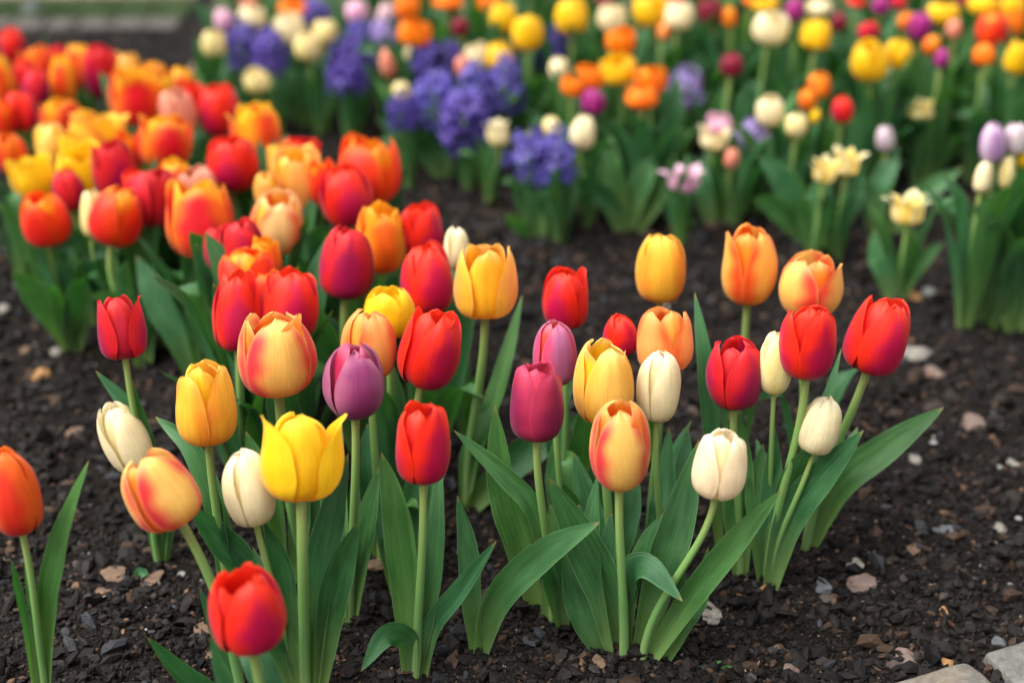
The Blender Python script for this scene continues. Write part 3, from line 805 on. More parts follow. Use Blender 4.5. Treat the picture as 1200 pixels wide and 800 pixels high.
T(862, 437, 71, 83, 'crimson', (868, 678), 'deep crimson tulip at the left of the right clump', g, o=.24, rot=42, flare={0: .16, 5: .15}, leaves=[
  ([(870, 678), (866, 610), (866, 550), (865, 480)], 40, D(dy=.02, roll=.1)), ([(846, 655), (838, 540), (828, 430), (814, 342)], 24, D(dy=.06, roll=.3))])
T(947, 400, 74, 87, 'red', (898, 688), 'red tulip with an orange inner petal in the right clump', g, o=.28, rot=48, flare={0: .12, 2: .16}, leaves=[
  ([(898, 690), (902, 630), (906, 570), (908, 500)], 30, D(dy=.02, roll=.2)), ([(902, 690), (925, 600), (955, 520), (986, 408)], 22, D(dy=.07, roll=.4)), ([(896, 690), (888, 620), (886, 570), (894, 520)], 30, D(dy=.04, roll=-.3))])
T(909, 424, 46, 72, 'paleyellow', .235, 'pale yellow tulip bud hidden between two red tulips', g, rot=20, auto=2)
T(962, 496, 51, 68, 'cream', (900, 692), 'short ivory tulip bud before the leaning leaves of the right clump', g, rot=38, tilt=10, leaves=[
  ([(900, 694), (925, 612), (962, 560), (1012, 504)], 42, D(dy=-.01, roll=.05, twist=.2)), ([(905, 690), (922, 640), (935, 590), (944, 540)], 24, D(dy=.02, roll=.5))])
T(1030, 392, 78, 88, 'red', (944, 645), 'bright red tulip tilted right at the right end of the clump', g, o=.24, rot=26, tilt=12, fwd=2, flare={2: .36, 3: .3}, leaves=[
  ([(942, 646), (982, 572), (1040, 524), (1106, 477)], 40, D(dy=.02, roll=-.05, twist=.3)), ([(944, 646), (972, 590), (990, 540), (1005, 500)], 26, D(dy=.04, roll=.4))])
T(878, 310, 72, 92, 'flameorange', .24, 'golden orange tulip with one petal sticking up left at the rear of the right clump', g, o=.24, rot=45, azo={2: -6}, flare={2: .62, 0: .2}, auto=2)
T(949, 334, 80, 76, 'flamepink', .235, 'cream and coral tulip with one petal bent out right', g, o=.28, rot=-50, azo={1: 10}, flare={1: .75, 0: .15}, tilt=2, auto=2)

def shoot(foot, leaves, label):
    b = on_z(*foot); b.z = gz(b.x, b.y)
    r = plant_root('tulip_shoot', b, label, 'leaf shoot', 'flowerless tulip shoots')
    for pts, wp, kw in leaves: px_leaf(r, pts, wp, **kw)
shoot((558, 774), [([(560, 772), (554, 700), (550, 645), (536, 580)], 30, D(dy=.03, roll=.4)), ([(558, 772), (582, 705), (638, 648), (703, 611)], 40, D(dy=-.02, roll=-.1, twist=.2))],
      'flowerless shoot with one upright and one arching leaf between red and plum tulips')
shoot((690, 742), [([(690, 745), (676, 700), (662, 660), (640, 634)], 30, D(dy=-.01, roll=.3)), ([(690, 745), (694, 690), (690, 640), (678, 590)], 34, D(dy=.02, roll=-.2)), ([(694, 745), (706, 700), (712, 650), (716, 600)], 26, D(dy=.03, roll=.4))],
      'low leafy shoot squeezed between the plum and the pink flame tulip')
shoot((660, 640), [([(660, 640), (652, 590), (650, 550), (655, 500)], 22, D(dy=.02, roll=.3)), ([(664, 640), (690, 590), (700, 550), (712, 500)], 24, D(dy=.03, roll=-.3))],
      'thin leafy shoot behind the plum tulip stem')

def bits(name, foot, leaves, label, cat):
    b = on_z(*foot); b.z = gz(b.x, b.y)
    r = plant_root(name, b, label, cat, 'plant scraps on the soil')
    for pts, wp, kw in leaves: px_leaf(r, pts, wp, **kw)
bits('weed_sprig', (838, 786), [([(838, 786), (830, 784), (824, 781), (818, 779)], 5, D(roll=.3)), ([(838, 786), (846, 783), (852, 781), (858, 780)], 5, D(roll=-.2)), ([(838, 786), (836, 780), (840, 776), (846, 774)], 4, D(roll=.2))],
     'tiny yellowish weed sprig on the front soil right of the middle clump', 'weed')
bits('fallen_leaf', (158, 676), [([(158, 678), (162, 673), (168, 671), (174, 672)], 13, D(roll=.2))], 'small green leaf scrap lying between the two bark chips', 'leaf')

# ------------------------------------------------------------------ the red and orange drift on the left
L_ = [
 # x, y, w, h, variety, height, options, label
 (13, 53, 32, 36, 'red', .16, {}, 'round red tulip at the far back left corner of the drift'),
 (46, 76, 44, 42, 'vermilion', .16, D(o=.4), 'orange red tulip right behind the peach one at the back left'),
 (2, 97, 30, 62, 'goldred', .17, D(o=.2), 'orange yellow tulip cut by the left edge in the drift'),
 (70, 72, 28, 34, 'crimson', .165, {}, 'small crimson tulip between two orange ones at the back of the drift'),
 (74, 94, 32, 52, 'goldred', .17, D(o=.1), 'peach orange tulip standing before the small crimson one'),
 (42, 104, 34, 42, 'crimson', .17, {}, 'magenta crimson tulip left of the peach orange one'),
 (96, 76, 38, 48, 'goldred', .165, D(o=.25), 'yellow orange tulip overlapped by the big crimson one at the back'),
 (119, 84, 46, 60, 'crimson', .17, D(o=.15), 'big crimson tulip overlapping the yellow orange one at the back'),
 (24, 131, 36, 44, 'red', .17, {}, 'red tulip near the left edge below the magenta crimson one'),
 (160, 112, 66, 64, 'redgold', .18, D(o=.62, rot=8), 'tulip with one crimson petal framed by yellow petals'),
 (192, 112, 36, 50, 'goldred', .175, D(o=.3), 'orange yellow tulip right of the crimson petal one'),
 (213, 100, 32, 40, 'goldred', .17, D(o=.3), 'orange tulip at the top right rear of the drift'),
 (208, 132, 44, 54, 'salmon', .185, D(o=.2), 'salmon pink tulip before the orange one at the drift back'),
 (256, 130, 48, 56, 'red', .18, D(o=.3), 'bright red tulip at the right rear of the drift beside bare soil'),
 (70, 136, 48, 40, 'redgold', .17, D(o=.4), 'red tulip with yellow sides behind the yellow ones'),
 (113, 155, 66, 50, 'goldyellow', .18, D(o=.75), 'wide open golden tulip with an orange centre petal'),
 (60, 170, 40, 52, 'lemonpeach', .18, {}, 'egg shaped yellow tulip in the left of the drift'),
 (82, 176, 32, 40, 'yellow', .175, D(o=.4), 'yellow tulip wedged right of the egg shaped yellow one'),
 (37, 205, 54, 46, 'yellow', .17, D(o=.95, pw=.85), 'yellow tulip with a pointed petal spread to the left'),
 (13, 179, 38, 44, 'vermilion', .17, D(o=.1), 'orange red tulip near the left edge above the spread yellow'),
 (93, 199, 58, 52, 'yellow', .18, D(o=.6), 'bright yellow tulip behind the crimson bud'),
 (80, 222, 38, 46, 'crimson', .17, D(tilt=-8), 'crimson bud overlapping the bright yellow tulip'),
 (133, 198, 54, 62, 'crimson', .19, D(o=.25), 'crimson tulip with orange petal tip right of the bright yellow'),
 (194, 167, 64, 60, 'redgold', .19, D(o=.5, rot=15), 'yellow tulip with a scarlet front petal in the drift'),
 (300, 156, 62, 62, 'goldred', .195, D(o=.55), 'orange yellow tulip behind the large crimson one at the right rear'),
 (273, 192, 62, 60, 'red', .195, D(o=.1, rot=-10), 'large crimson red tulip before the orange yellow one'),
 (180, 229, 58, 66, 'crimson', .19, D(o=.12), 'purple crimson tulip with yellow back petal in the drift'),
 (205, 212, 42, 46, 'goldred', .19, D(o=.3), 'yellow orange tulip peeking out right of the purple crimson one'),
 (232, 216, 46, 42, 'salmon', .19, D(o=.2), 'rosy tulip hidden behind the big scarlet and yellow one'),
 (234, 256, 78, 82, 'redgold', .195, D(o=.5, rot=-10), 'big scarlet tulip with tall yellow petals at its right'),
 (137, 253, 62, 64, 'scarlet', .18, D(o=.08, tilt=8), 'smooth scarlet tulip with orange blush in the drift front'),
 (107, 250, 26, 48, 'paleyellow', .175, D(o=.3), 'slim pale yellow tulip left of the smooth scarlet one'),
 (52, 256, 58, 56, 'scarlet', .165, D(o=.28), 'orange red tulip at the left front of the drift'),
 (284, 289, 58, 62, 'crimson', .205, D(o=.08), 'crimson tulip right of the big scarlet and yellow one'),
 (324, 261, 64, 68, 'peachcream', .205, D(o=.22, rot=5), 'peach tulip with cream centre in the drift'),
 (313, 222, 34, 40, 'amber', .20, D(o=.2), 'amber tulip just behind the peach one with cream centre'),
 (348, 207, 64, 66, 'amber', .20, D(o=.42), 'golden orange tulip left of the dark scarlet pair'),
 (352, 182, 50, 40, 'red', .195, D(o=.4), 'red tulip behind the golden orange one at the rear right'),
 (406, 230, 64, 66, 'red', .205, D(o=.22), 'scarlet tulip with a crimson front petal left of the rear pair'),
 (432, 199, 76, 72, 'scarlet', .205, D(o=.4), 'broad orange scarlet tulip at the rear right end of the drift'),
 (447, 278, 62, 74, 'orange', .21, D(o=.3, rot=10), 'vivid orange tulip in the right of the drift'),
 (493, 268, 54, 54, 'red', .21, D(o=.35), 'rosy red tulip with a yellow inner petal at the drift right end'),
 (407, 307, 66, 76, 'crimson', .215, D(o=.12, rot=20), 'round crimson tulip under the scarlet and crimson one'),
 (499, 325, 64, 76, 'red', .22, D(o=.1, rot=20), 'deep red tulip left of the golden amber one'),
 (290, 317, 66, 50, 'scarlet', .215, D(o=.3), 'red and orange tulip between crimson ones in the drift front'),
 (277, 363, 58, 82, 'red', .225, D(o=.2), 'crimson tulip with orange inside just behind the large cream one'),
 (340, 356, 70, 74, 'red', .225, D(o=.3), 'wide red tulip behind the right side of the large cream one'),
 (30, 90, 28, 38, 'red', .165, D(o=.2), 'red tulip filling the gap left of the small peach orange one'),
 (150, 84, 34, 44, 'amber', .17, D(o=.4), 'pale amber tulip right of the big crimson one at the back'),
 (181, 92, 32, 36, 'goldred', .17, D(o=.4), 'golden tulip tip above the crimson petal one'),
 (230, 118, 30, 44, 'red', .175, D(o=.2), 'rosy red tulip squeezed left of the bright red rear one'),
 (5, 140, 26, 40, 'scarlet', .17, D(o=.2), 'scarlet tulip cut by the left edge above the orange red one'),
 (150, 178, 34, 44, 'scarlet', .18, D(o=.3), 'scarlet tulip between the wide golden and the scarlet fronted one'),
 (160, 222, 34, 44, 'red', .185, D(o=.25), 'red tulip tucked left of the purple crimson one'),
 (330, 190, 36, 44, 'goldyellow', .195, D(o=.4), 'golden tulip behind the rear red one at the right'),
 (378, 215, 36, 52, 'scarlet', .20, D(o=.25), 'scarlet tulip squeezed between the golden orange and the scarlet pair'),
 (312, 300, 36, 44, 'orange', .21, D(o=.35), 'orange tulip peeking over the red and orange front one'),
 (318, 345, 40, 50, 'scarlet', .22, D(o=.25), 'scarlet tulip between the two crimson ones behind the large cream'),
 (254, 290, 30, 46, 'crimson', .20, D(o=.15), 'slim crimson tulip left of the drift front crimson one'),
]
gl = G_LEFT
for x, y, w_, h_, var, H_, op, lb in L_:
    op = dict(op); op['o'] = op.get('o', .06) + .17
    T(x, y, w_*1.08, h_*1.08, var, H_, lb, gl, hi=(y > 240), auto=5 if y < 200 else 6, alen=H_*.98, **op)
shoot((84, 404), [([(84, 404), (66, 372), (42, 345), (14, 318)], 40, D(dy=-.02, roll=.0)), ([(86, 404), (80, 360), (72, 330), (60, 300)], 26, D(dy=.02, roll=.4)), ([(88, 404), (96, 360), (100, 320), (104, 280)], 28, D(dy=.04, roll=-.3))],
      'leaf shoot with a broad leaf pointing left at the drift corner')
shoot((235, 445), [([(235, 450), (215, 400), (185, 350), (160, 300)], 40, D(dy=.04, roll=.2)), ([(240, 450), (232, 400), (228, 350), (232, 300)], 32, D(dy=.05, roll=-.3)), ([(245, 450), (258, 400), (262, 350), (256, 310)], 30, D(dy=.05, roll=.3))],
      'broad leaf shoot behind the single crimson tulip')
shoot((170, 425), [([(170, 425), (160, 380), (130, 350), (106, 346)], 22, D(dy=-.02, roll=.2)), ([(172, 425), (172, 380), (180, 340), (190, 300)], 30, D(dy=.03, roll=.3)), ([(168, 425), (150, 390), (140, 350), (140, 300)], 28, D(dy=.04, roll=-.3))],
      'leaf shoot with a curled leaf just above the single crimson tulip')

# ------------------------------------------------------------------ hyacinths
HY = {'violet': ((.045, .024, .20), (.14, .095, .40)), 'blue': ((.055, .045, .28), (.18, .15, .50)), 'paleviolet': ((.26, .19, .48), (.44, .34, .62))}
def hyacinth(x, y, wpx, hpx, hue, height, label, leaves=4, seed=0):
    rnd = random.Random(int(x*13+y*7)+seed)
    c = on_z(x, y, height); zc = depth(c)
    W = wpx/F*zc
    H = max(hpx/F*zc/.93, W*.8)
    b = Vector((c.x + rnd.uniform(-.006, .006), c.y, 0)); b.z = gz(b.x, b.y)
    root = plant_root('hyacinth', b, label, 'hyacinth', G_BACK)
    top = c + Vector((0, 0, H*.5)) - b; bot = c - Vector((0, 0, H*.5)) - b
    V, Fc, Co = [], [], []
    lo, hi_ = np.array(HY[hue][0]), np.array(HY[hue][1])
    rows = max(5, int(H/.0135)); k = 0
    for r_ in range(rows):
        t = (r_+.5)/rows
        rad = W*.56*(1-.30*t**2)*(.70+.30*math.sin(math.pi*min(1, t*1.15+.1)))
        m = 6 if t < .8 else 4
        for j in range(m):
            a = 6.283*(j+.5*(r_ % 2)+rnd.uniform(-.2, .2))/m
            el = -.35+1.1*t+rnd.uniform(-.4, .4)
            D_ = Vector((math.cos(a)*math.cos(el), math.sin(a)*math.cos(el), math.sin(el)))
            ctr = bot.lerp(top, t) + Vector((rnd.gauss(0, .003), rnd.gauss(0, .003), rnd.gauss(0, .003))) + Vector((math.cos(a), math.sin(a), 0))*rad*rnd.uniform(.45, .80) + Vector((0, 0, rnd.uniform(-.004, .004)))
            U = D_.cross(Vector((0, 0, 1))).normalized(); Q = D_.cross(U)
            s = W*rnd.uniform(.26, .40)
            cc = lo + (hi_-lo)*rnd.random()
            ph = rnd.uniform(0, 1)
            for p in range(6):       # six recurved lobes round a short tube
                an = ph + p*math.pi/3
                R1 = U*math.cos(an)+Q*math.sin(an); T1 = -U*math.sin(an)+Q*math.cos(an)
                i0 = len(V)
                V += [tuple(ctr+D_*s*.10-T1*s*.10), tuple(ctr+D_*s*.10+T1*s*.10), tuple(ctr+D_*s*.62+R1*s*.36+T1*s*.17), tuple(ctr+D_*s*.62+R1*s*.36-T1*s*.17),
                      tuple(ctr+D_*s*.60+R1*s*.80+T1*s*.13), tuple(ctr+D_*s*.60+R1*s*.80-T1*s*.13), tuple(ctr+D_*s*.40+R1*s*1.02)]
                Fc += [(i0, i0+1, i0+2, i0+3), (i0+3, i0+2, i0+4, i0+5), (i0+5, i0+4, i0+6, i0+6)]
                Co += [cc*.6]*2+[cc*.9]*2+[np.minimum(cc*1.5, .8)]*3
    q = np.array(Fc); tri = q[q[:, 2] == q[:, 3]][:, :3]; qd = q[q[:, 2] != q[:, 3]]
    tris = np.concatenate([qd[:, [0, 1, 2]], qd[:, [0, 2, 3]], tri])
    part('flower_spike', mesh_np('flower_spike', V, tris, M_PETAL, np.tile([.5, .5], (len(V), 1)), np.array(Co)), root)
    P = np.array([(0, 0, -.01), tuple(bot*.5), tuple(bot), tuple(bot.lerp(top, .5)), tuple(top)])
    part('stem', tube_mesh('stem', spline(P, 10), .0055, .0035, 7), root)
    auto_leaves(root, leaves+1, max(.10, height*1.0), rnd)
    return root

H_ = [
 (283, 50, 34, 46, 'violet', .13, 'violet hyacinth between two pale tulips at the back left'),
 (317, 59, 42, 40, 'violet', .13, 'broad violet hyacinth under the cream tulips at the back left'),
 (369, 16, 30, 26, 'violet', .14, 'violet hyacinth at the top edge above the pale yellow tulip'),
 (421, 46, 30, 40, 'blue', .13, 'narrow blue violet hyacinth under the pink tulip at the top'),
 (447, 44, 34, 32, 'paleviolet', .13, 'pale lilac hyacinth left of the orange flat tulip'),
 (411, 80, 54, 44, 'violet', .12, 'wide violet hyacinth left of the pinkish tulip'),
 (472, 131, 36, 28, 'violet', .11, 'small violet hyacinth low at the left of the purple cluster'),
 (499, 76, 42, 44, 'violet', .13, 'violet hyacinth at the upper left of the purple cluster'),
 (525, 70, 30, 36, 'violet', .135, 'dark violet hyacinth at the top of the purple cluster'),
 (511, 115, 44, 62, 'blue', .12, 'tall blue hyacinth at the left of the purple cluster'),
 (545, 140, 54, 50, 'violet', .11, 'darkest violet hyacinth lowest in the purple cluster'),
 (559, 110, 42, 60, 'blue', .12, 'blue hyacinth with a pale spot right of centre in the purple cluster'),
 (591, 98, 38, 62, 'blue', .125, 'upright blue violet hyacinth at the right end of the purple cluster'),
 (643, 56, 46, 32, 'violet', .14, 'violet hyacinth under the yellow bowl tulips'),
 (620, 180, 40, 56, 'blue', .12, 'left half of the round indigo hyacinth pair standing before the others'),
 (652, 184, 42, 60, 'blue', .125, 'right hyacinth of the indigo pair standing before the others'),
 (802, 101, 38, 32, 'paleviolet', .13, 'pale lilac hyacinth right of the two orange tulips'),
 (882, 161, 34, 28, 'paleviolet', .12, 'lilac hyacinth right of the pink and cream flower'),
]
for x, y, w_, h_, hue, z_, lb in H_: hyacinth(x, y, w_*.90, h_*.93, hue, z_, lb)

# ------------------------------------------------------------------ mixed tulips behind
bowl = D(o=.42)
egg = D(o=.02)
wide = D(o=.6)
star = D(o=1.75, pw=.62)
B_ = [
 # back left group
 (262, 23, 26, 28, 'pink', .14, egg, 'pink tulip leftmost in the mixed bed at the top'),
 (250, 50, 34, 32, 'paleyellow', .13, bowl, 'pale yellow tulip at the far left of the mixed bed'),
 (291, 3, 26, 18, 'salmon', .15, bowl, 'orange salmon tulip cut by the top edge at the back left'),
 (295, 19, 38, 28, 'cream', .14, bowl, 'cream tulip under the salmon one at the top left of the mixed bed'),
 (338, 32, 44, 36, 'cream', .14, bowl, 'large cream tulip above the broad violet hyacinth'),
 (345, 8, 44, 20, 'pureorange', .15, bowl, 'flat orange tulip near the top edge behind the large cream one'),
 (361, 54, 38, 34, 'paleyellow', .14, bowl, 'pale yellow tulip lowest of the cream group at the back left'),
 (381, 37, 34, 30, 'paleyellow', .145, bowl, 'brighter pale yellow tulip at the right of the cream group'),
 (301, 95, 38, 28, 'paleyellow', .10, wide, 'short pale yellow flower under the broad violet hyacinth'),
 (418, 14, 32, 30, 'pink', .15, egg, 'lilac pink tulip at the top above the narrow blue hyacinth'),
 (453, 17, 24, 28, 'pinkcream', .15, egg, 'dusty pink tulip left of the orange pair at the top'),
 (456, 73, 28, 38, 'salmon', .14, egg, 'peach pink tulip beside the wide violet hyacinth'),
 (485, 64, 28, 26, 'cream', .14, egg, 'cream tulip right of the peach pink one'),
 (470, 106, 24, 24, 'paleyellow', .12, egg, 'little pale yellow tulip left of the tall blue hyacinth'),
 # top centre
 (477, 8, 34, 30, 'pureorange', .19, bowl, 'orange tulip at the top edge above the flat orange one'),
 (486, 38, 46, 32, 'pureorange', .18, wide, 'flat orange tulip right of the pale lilac hyacinth'),
 (525, 2, 42, 20, 'pureorange', .19, wide, 'orange tulip cut by the top edge above the maroon one'),
 (539, 31, 24, 24, 'maroon', .18, egg, 'maroon tulip between the orange ones and the yellow ones'),
 (573, 2, 32, 20, 'pureorange', .19, bowl, 'orange tulip at the top edge left of the yellow ones'),
 (590, 20, 38, 36, 'yellow', .19, bowl, 'yellow tulip at the top left of the yellow trio'),
 (617, 38, 42, 44, 'yellow', .19, bowl, 'egg yellow tulip lowest of the yellow trio'),
 (669, 19, 46, 44, 'yellow', .20, bowl, 'round yellow tulip alone between the trio and the white tulip'),
 (585, 65, 42, 34, 'yellow', .15, bowl, 'yellow tulip just above the purple cluster'),
 (557, 66, 34, 32, 'cream', .15, bowl, 'cream tulip left of the yellow one above the purple cluster'),
 (542, 78, 22, 28, 'salmon', .145, egg, 'small coral tulip touching the purple cluster from behind'),
 (716, 20, 40, 32, 'cream', .20, bowl, 'cream bowl tulip right of the round yellow one'),
 (709, 1, 26, 14, 'maroon', .20, bowl, 'dark tulip cut by the top edge above the cream bowl one'),
 (727, 48, 42, 30, 'pureorange', .19, wide, 'orange tulip right above the wide yellow one'),
 (725, 81, 54, 34, 'yellow', .19, wide, 'wide yellow tulip with orange tulips on both sides'),
 (655, 81, 28, 28, 'cream', .17, egg, 'cream tulip under the violet hyacinth beside orange'),
 (690, 90, 44, 30, 'pureorange', .18, wide, 'upper orange tulip left of the wide yellow one'),
 (671, 100, 34, 26, 'pureorange', .175, wide, 'lower orange tulip left of the wide yellow one'),
 (763, 94, 44, 34, 'pureorange', .185, wide, 'upper orange tulip right of the wide yellow one'),
 (752, 113, 44, 30, 'pureorange', .175, wide, 'lower orange tulip right of the wide yellow one'),
 (695, 118, 34, 32, 'magenta', .16, egg, 'mauve magenta tulip under the left orange pair'),
 (683, 154, 34, 42, 'cream', .145, egg, 'egg shaped cream tulip right of the indigo hyacinths'),
 (646, 147, 24, 24, 'paleyellow', .145, egg, 'pale tulip tip just behind the indigo hyacinths'),
 (583, 155, 36, 36, 'cream', .115, D(o=1.3, pw=.7), 'ragged white flower between the purple cluster and the indigo pair'),
 (802, 210, 52, 38, 'pink', .10, D(o=1.5, pw=.75), 'open pale pink flower low in front of the mixed bed'),
 (837, 160, 48, 36, 'cream', .125, D(o=1.4, pw=.75), 'open cream flower under the pink one'),
 (843, 144, 36, 24, 'pink', .135, wide, 'pink flower sitting over the open cream one'),
 (858, 185, 20, 26, 'salmon', .11, egg, 'faded pinkish bud under the open cream flower'),
 (762, 11, 50, 44, 'yellow', .20, bowl, 'large yellow tulip at the top edge left of the white one'),
 (796, 18, 38, 36, 'cream', .20, bowl, 'white tulip at the top between yellow and dark maroon'),
 (778, 36, 18, 22, 'apricot', .19, egg, 'little orange brown bud under the white tulip at the top'),
 (790, 1, 28, 12, 'red', .21, bowl, 'red tulip cut by the top edge above the white one'),
 (832, 13, 36, 32, 'maroon', .205, bowl, 'dark maroon tulip at the top right of the white one'),
 (855, 20, 20, 26, 'orange', .20, egg, 'small orange tulip leaning on the dark maroon one'),
 (857, 75, 32, 30, 'maroon', .19, egg, 'maroon red tulip standing alone below the dark maroon one'),
 (880, 1, 22, 14, 'pureorange', .21, bowl, 'orange tulip tip at the top edge above the large cream tulip'),
 # right
 (903, 33, 52, 40, 'cream', .20, bowl, 'large cream tulip at the top left of the yellow one'),
 (896, 3, 40, 18, 'yellow', .21, bowl, 'yellow tulip cut by the top edge above the large cream one'),
 (902, 129, 38, 38, 'cream', .16, bowl, 'round cream tulip above the lilac hyacinth'),
 (932, 12, 26, 30, 'magenta', .205, egg, 'magenta tulip at the top right of the large cream one'),
 (960, 10, 36, 24, 'cream', .205, bowl, 'white tulip at the top right above the yellow one'),
 (957, 40, 42, 38, 'yellow', .20, bowl, 'yellow tulip right of the large cream one'),
 (983, 25, 22, 24, 'maroon', .20, egg, 'dark pink tulip right of the white one at the top'),
 (1004, 2, 28, 12, 'red', .21, bowl, 'red tulip tip at the top edge right of the dark pink one'),
 (1018, 37, 30, 26, 'crimson', .20, egg, 'raspberry red tulip above the double yellow blooms'),
 (1032, 6, 24, 24, 'magenta', .21, egg, 'purple pink tulip at the top edge above the raspberry one'),
 (1053, 3, 24, 18, 'crimson', .21, bowl, 'crimson tulip at the top edge right of the purple pink one'),
 (1019, 70, 54, 48, 'yellow', .19, bowl, 'big yellow bowl tulip under the raspberry red one'),
 (1053, 62, 36, 36, 'yellow', .195, bowl, 'smaller yellow tulip merged with the big bowl one'),
 (1062, 25, 22, 22, 'pureorange', .20, egg, 'small orange tulip left of the purple one at the top right'),
 (1078, 31, 32, 36, 'magenta', .20, egg, 'purple magenta tulip between orange and yellow at the top right'),
 (1105, 15, 44, 28, 'yellow', .205, bowl, 'yellow tulip at the top right of the purple magenta one'),
 (1118, 34, 20, 24, 'salmon', .20, egg, 'small salmon tulip under the yellow one at the top right'),
 (1092, 52, 24, 24, 'orange', .195, egg, 'little orange tulip under the purple magenta one'),
 (1104, 68, 20, 24, 'magenta', .19, egg, 'small magenta bud under the little orange tulip'),
 (1127, 1, 18, 14, 'maroon', .21, egg, 'dark red tip at the top edge right of the yellow tulip'),
 (1152, 5, 42, 28, 'yellow', .21, bowl, 'yellow tulip at the top edge above the scarlet one'),
 (1188, 6, 34, 28, 'yellow', .21, bowl, 'yellow tulip in the top right corner'),
 (1163, 35, 42, 42, 'scarlet', .20, bowl, 'large scarlet tulip near the top right corner'),
 (1189, 26, 28, 32, 'pureorange', .20, bowl, 'orange tulip right of the large scarlet one'),
 (1153, 63, 30, 28, 'pureorange', .19, egg, 'orange tulip below the large scarlet one'),
 (1193, 67, 36, 40, 'yellow', .19, bowl, 'yellow tulip at the right edge below the orange one'),
 (960, 100, 32, 32, 'orange', .17, bowl, 'orange red tulip left of the coral red one'),
 (946, 117, 24, 26, 'orange', .165, egg, 'smaller orange tulip below the orange red one'),
 (987, 128, 30, 32, 'red', .16, egg, 'coral red tulip below the big yellow bowl'),
 (934, 146, 30, 30, 'paleyellow', .15, egg, 'pale lemon tulip right of the round cream one'),
 (956, 136, 16, 18, 'yellow', .15, egg, 'tiny yellow bud beside the pale lemon tulip'),
 (967, 199, 40, 32, 'star', .13, star, 'pale yellow star flower left of its cream twin'),
 (993, 189, 42, 36, 'star', .135, D(o=1.5, pw=.66), 'cream yellow star flower right of its yellow twin'),
 (1037, 162, 24, 32, 'lilacwhite', .13, egg, 'pinkish white bud right of the star flowers'),
 (1080, 128, 46, 28, 'star', .12, D(o=1.45, pw=.72), 'flat pale yellow flower above the row of buds'),
 (1064, 243, 56, 46, 'star', .125, star, 'lemon yellow star flower standing in front at the right'),
 (1163, 167, 36, 50, 'lilac', .235, egg, 'lilac and white tulip above the cream bud at the right edge'),
 (1190, 162, 34, 40, 'lilacwhite', .235, egg, 'whitish lilac tulip at the right edge beside the lilac one'),
 (1153, 206, 25, 40, 'cream', .20, egg, 'cream bud below the lilac tulip at the right'),
 (1180, 202, 24, 40, 'paleyellow', .20, egg, 'greenish cream bud right of the cream bud'),
 (1198, 185, 20, 22, 'yellow', .21, egg, 'yellow tulip cut by the right edge beside the buds'),
]
for x, y, w_, h_, var, z_, op, lb in B_:
    nm, ct = ('tulip', 'tulip') if var != 'star' else ('star_flower', 'flower')
    sc = .84 if op.get('o', 0) > 1.2 else .95
    T(x, y, w_*sc, h_*sc, var, z_, lb, G_BACK, hi=False, auto=(6 if z_ > .15 else 4), alen=max(.12, z_*.98), name=nm, cat=ct, stem_r=.0034, **op)
shoot((1186, 386), [([(1186, 386), (1172, 330), (1160, 300), (1148, 230)], 26, D(dy=.03, roll=.2)), ([(1186, 386), (1184, 346), (1160, 332), (1136, 340)], 20, D(dy=-.02, roll=.3)),
                    ([(1190, 386), (1196, 330), (1200, 290), (1206, 230)], 28, D(dy=.02, roll=-.2)), ([(1192, 386), (1206, 350), (1216, 330), (1236, 310)], 26, D(dy=.0, roll=-.2))],
      'leaf shoot at the right edge under the lilac and cream buds')
shoot((1048, 352), [([(1048, 352), (1036, 320), (1028, 300), (1024, 268)], 24, D(dy=.02, roll=.3)), ([(1050, 352), (1054, 310), (1066, 285), (1070, 262)], 20, D(dy=.03, roll=-.3)), ([(1050, 352), (1070, 320), (1086, 300), (1106, 284)], 20, D(dy=.0, roll=.1))],
      'leaf shoot under the lemon yellow star flower at the right')
shoot((1040, 270), [([(1040, 275), (1060, 245), (1085, 225), (1128, 196)], 30, D(dy=.02, roll=.0)), ([(1034, 275), (1030, 230), (1040, 200), (1052, 170)], 28, D(dy=.03, roll=.3))],
      'broad leaf shoot leaning right behind the lemon star flower')
shoot((955, 292), [([(955, 292), (930, 262), (905, 240), (882, 234)], 30, D(dy=-.02, roll=.1)), ([(955, 292), (930, 240), (915, 205), (888, 182)], 32, D(dy=.02, roll=.2)), ([(960, 292), (966, 250), (962, 220), (970, 205)], 24, D(dy=.02, roll=.4)),
                   ([(962, 292), (990, 250), (1000, 225), (1010, 200)], 28, D(dy=.02, roll=-.3))],
      'broad leaf shoot leaning left under the star flowers')
shoot((632, 284), [([(630, 284), (616, 272), (604, 262), (592, 250)], 18, D(dy=-.03, roll=.0)), ([(634, 284), (636, 250), (634, 235), (634, 215)], 22, D(dy=.0, roll=.4)), ([(640, 284), (656, 250), (668, 225), (672, 200)], 24, D(dy=.02, roll=-.3))],
      'leaf shoot at the foot of the indigo hyacinth pair')
shoot((735, 268), [([(735, 268), (746, 230), (756, 200), (764, 170)], 30, D(dy=.02, roll=.1)), ([(730, 268), (716, 240), (700, 225), (684, 216)], 26, D(dy=-.01, roll=.1)), ([(738, 268), (724, 220), (716, 190), (716, 160)], 28, D(dy=.03, roll=.3)), ([(742, 268), (772, 230), (782, 210), (790, 180)], 24, D(dy=.02, roll=-.3))],
      'leaf shoot below the wide yellow tulip in the middle')
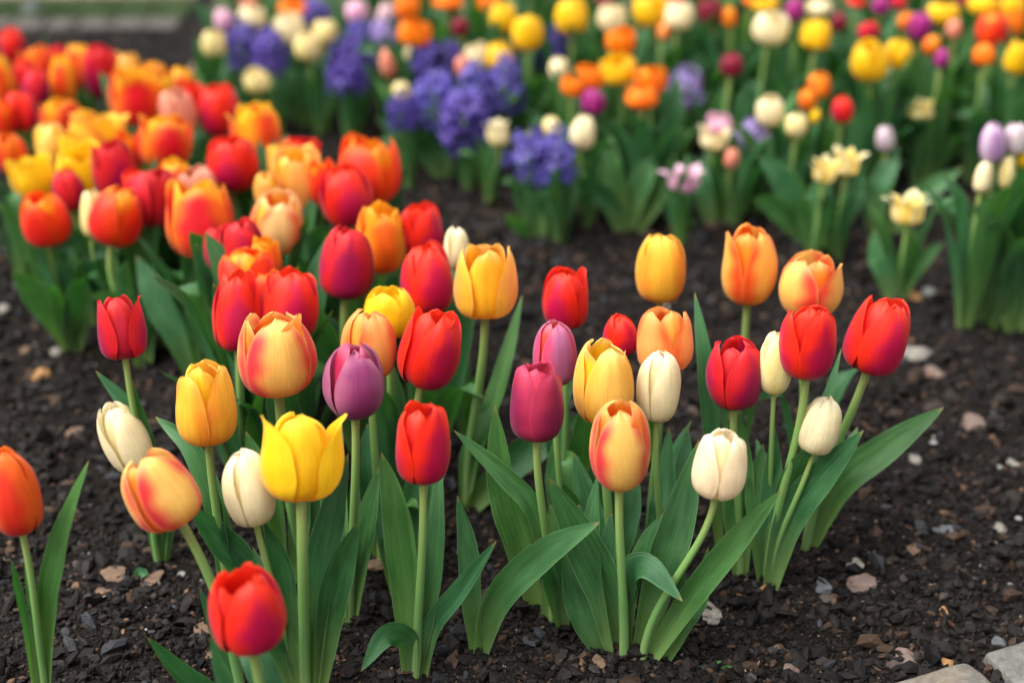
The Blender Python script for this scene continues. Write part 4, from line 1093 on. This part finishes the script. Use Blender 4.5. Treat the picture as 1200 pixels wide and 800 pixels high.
shoot((838, 268), [([(838, 268), (826, 230), (820, 210), (824, 186)], 28, D(dy=.02, roll=.2)), ([(842, 268), (858, 230), (868, 205), (872, 180)], 26, D(dy=.02, roll=-.2)), ([(834, 268), (806, 262), (790, 250), (776, 232)], 22, D(dy=-.01, roll=.2))],
      'leaf shoot right of the open pale pink flower')
shoot((520, 212), [([(520, 212), (500, 180), (475, 158), (440, 138)], 22, D(dy=.02, roll=.4)), ([(524, 212), (520, 180), (512, 165), (500, 140)], 22, D(dy=.02, roll=.2)), ([(530, 212), (546, 190), (560, 170), (576, 140)], 22, D(dy=.0, roll=-.2))],
      'leaf shoot at the foot of the purple cluster')
shoot((365, 140), [([(365, 140), (356, 115), (352, 95), (346, 70)], 30, D(dy=.02, roll=.2)), ([(368, 140), (378, 115), (384, 95), (388, 72)], 26, D(dy=.02, roll=-.2)), ([(360, 140), (340, 125), (325, 118), (308, 112)], 24, D(dy=.0, roll=.1))],
      'leaf shoot below the pale yellow tulips at the back left')


# leafy clumps closing the back of the bed
for x, y, lb in [
 (430, 92, 'dark leaf clump behind the pale lilac hyacinth at the top'), (505, 96, 'leaf clump behind the orange tulips at the top left of centre'),
 (560, 100, 'leaf clump behind the maroon tulip at the top'), (632, 104, 'leaf clump behind the egg yellow tulip'),
 (690, 106, 'leaf clump behind the cream bowl tulip'), (745, 104, 'leaf clump behind the large yellow tulip at the top edge'),
 (812, 108, 'leaf clump behind the white and dark maroon tulips at the top'), (872, 104, 'leaf clump behind the large cream tulip'),
 (930, 108, 'leaf clump behind the magenta tulip at the top'), (1000, 110, 'leaf clump behind the raspberry red tulip'),
 (1050, 104, 'leaf clump behind the purple pink tulip at the top edge'), (1110, 108, 'leaf clump behind the yellow tulip at the top right'),
 (1175, 106, 'leaf clump behind the large scarlet tulip'), (310, 96, 'leaf clump behind the cream group at the back left')]:
    b = on_z(x, y); b.z = gz(b.x, b.y)
    rt = plant_root('tulip_shoot', b, lb, 'leaf shoot', 'leaf clumps at the back of the bed')
    auto_leaves(rt, 7, .25, random.Random(x))
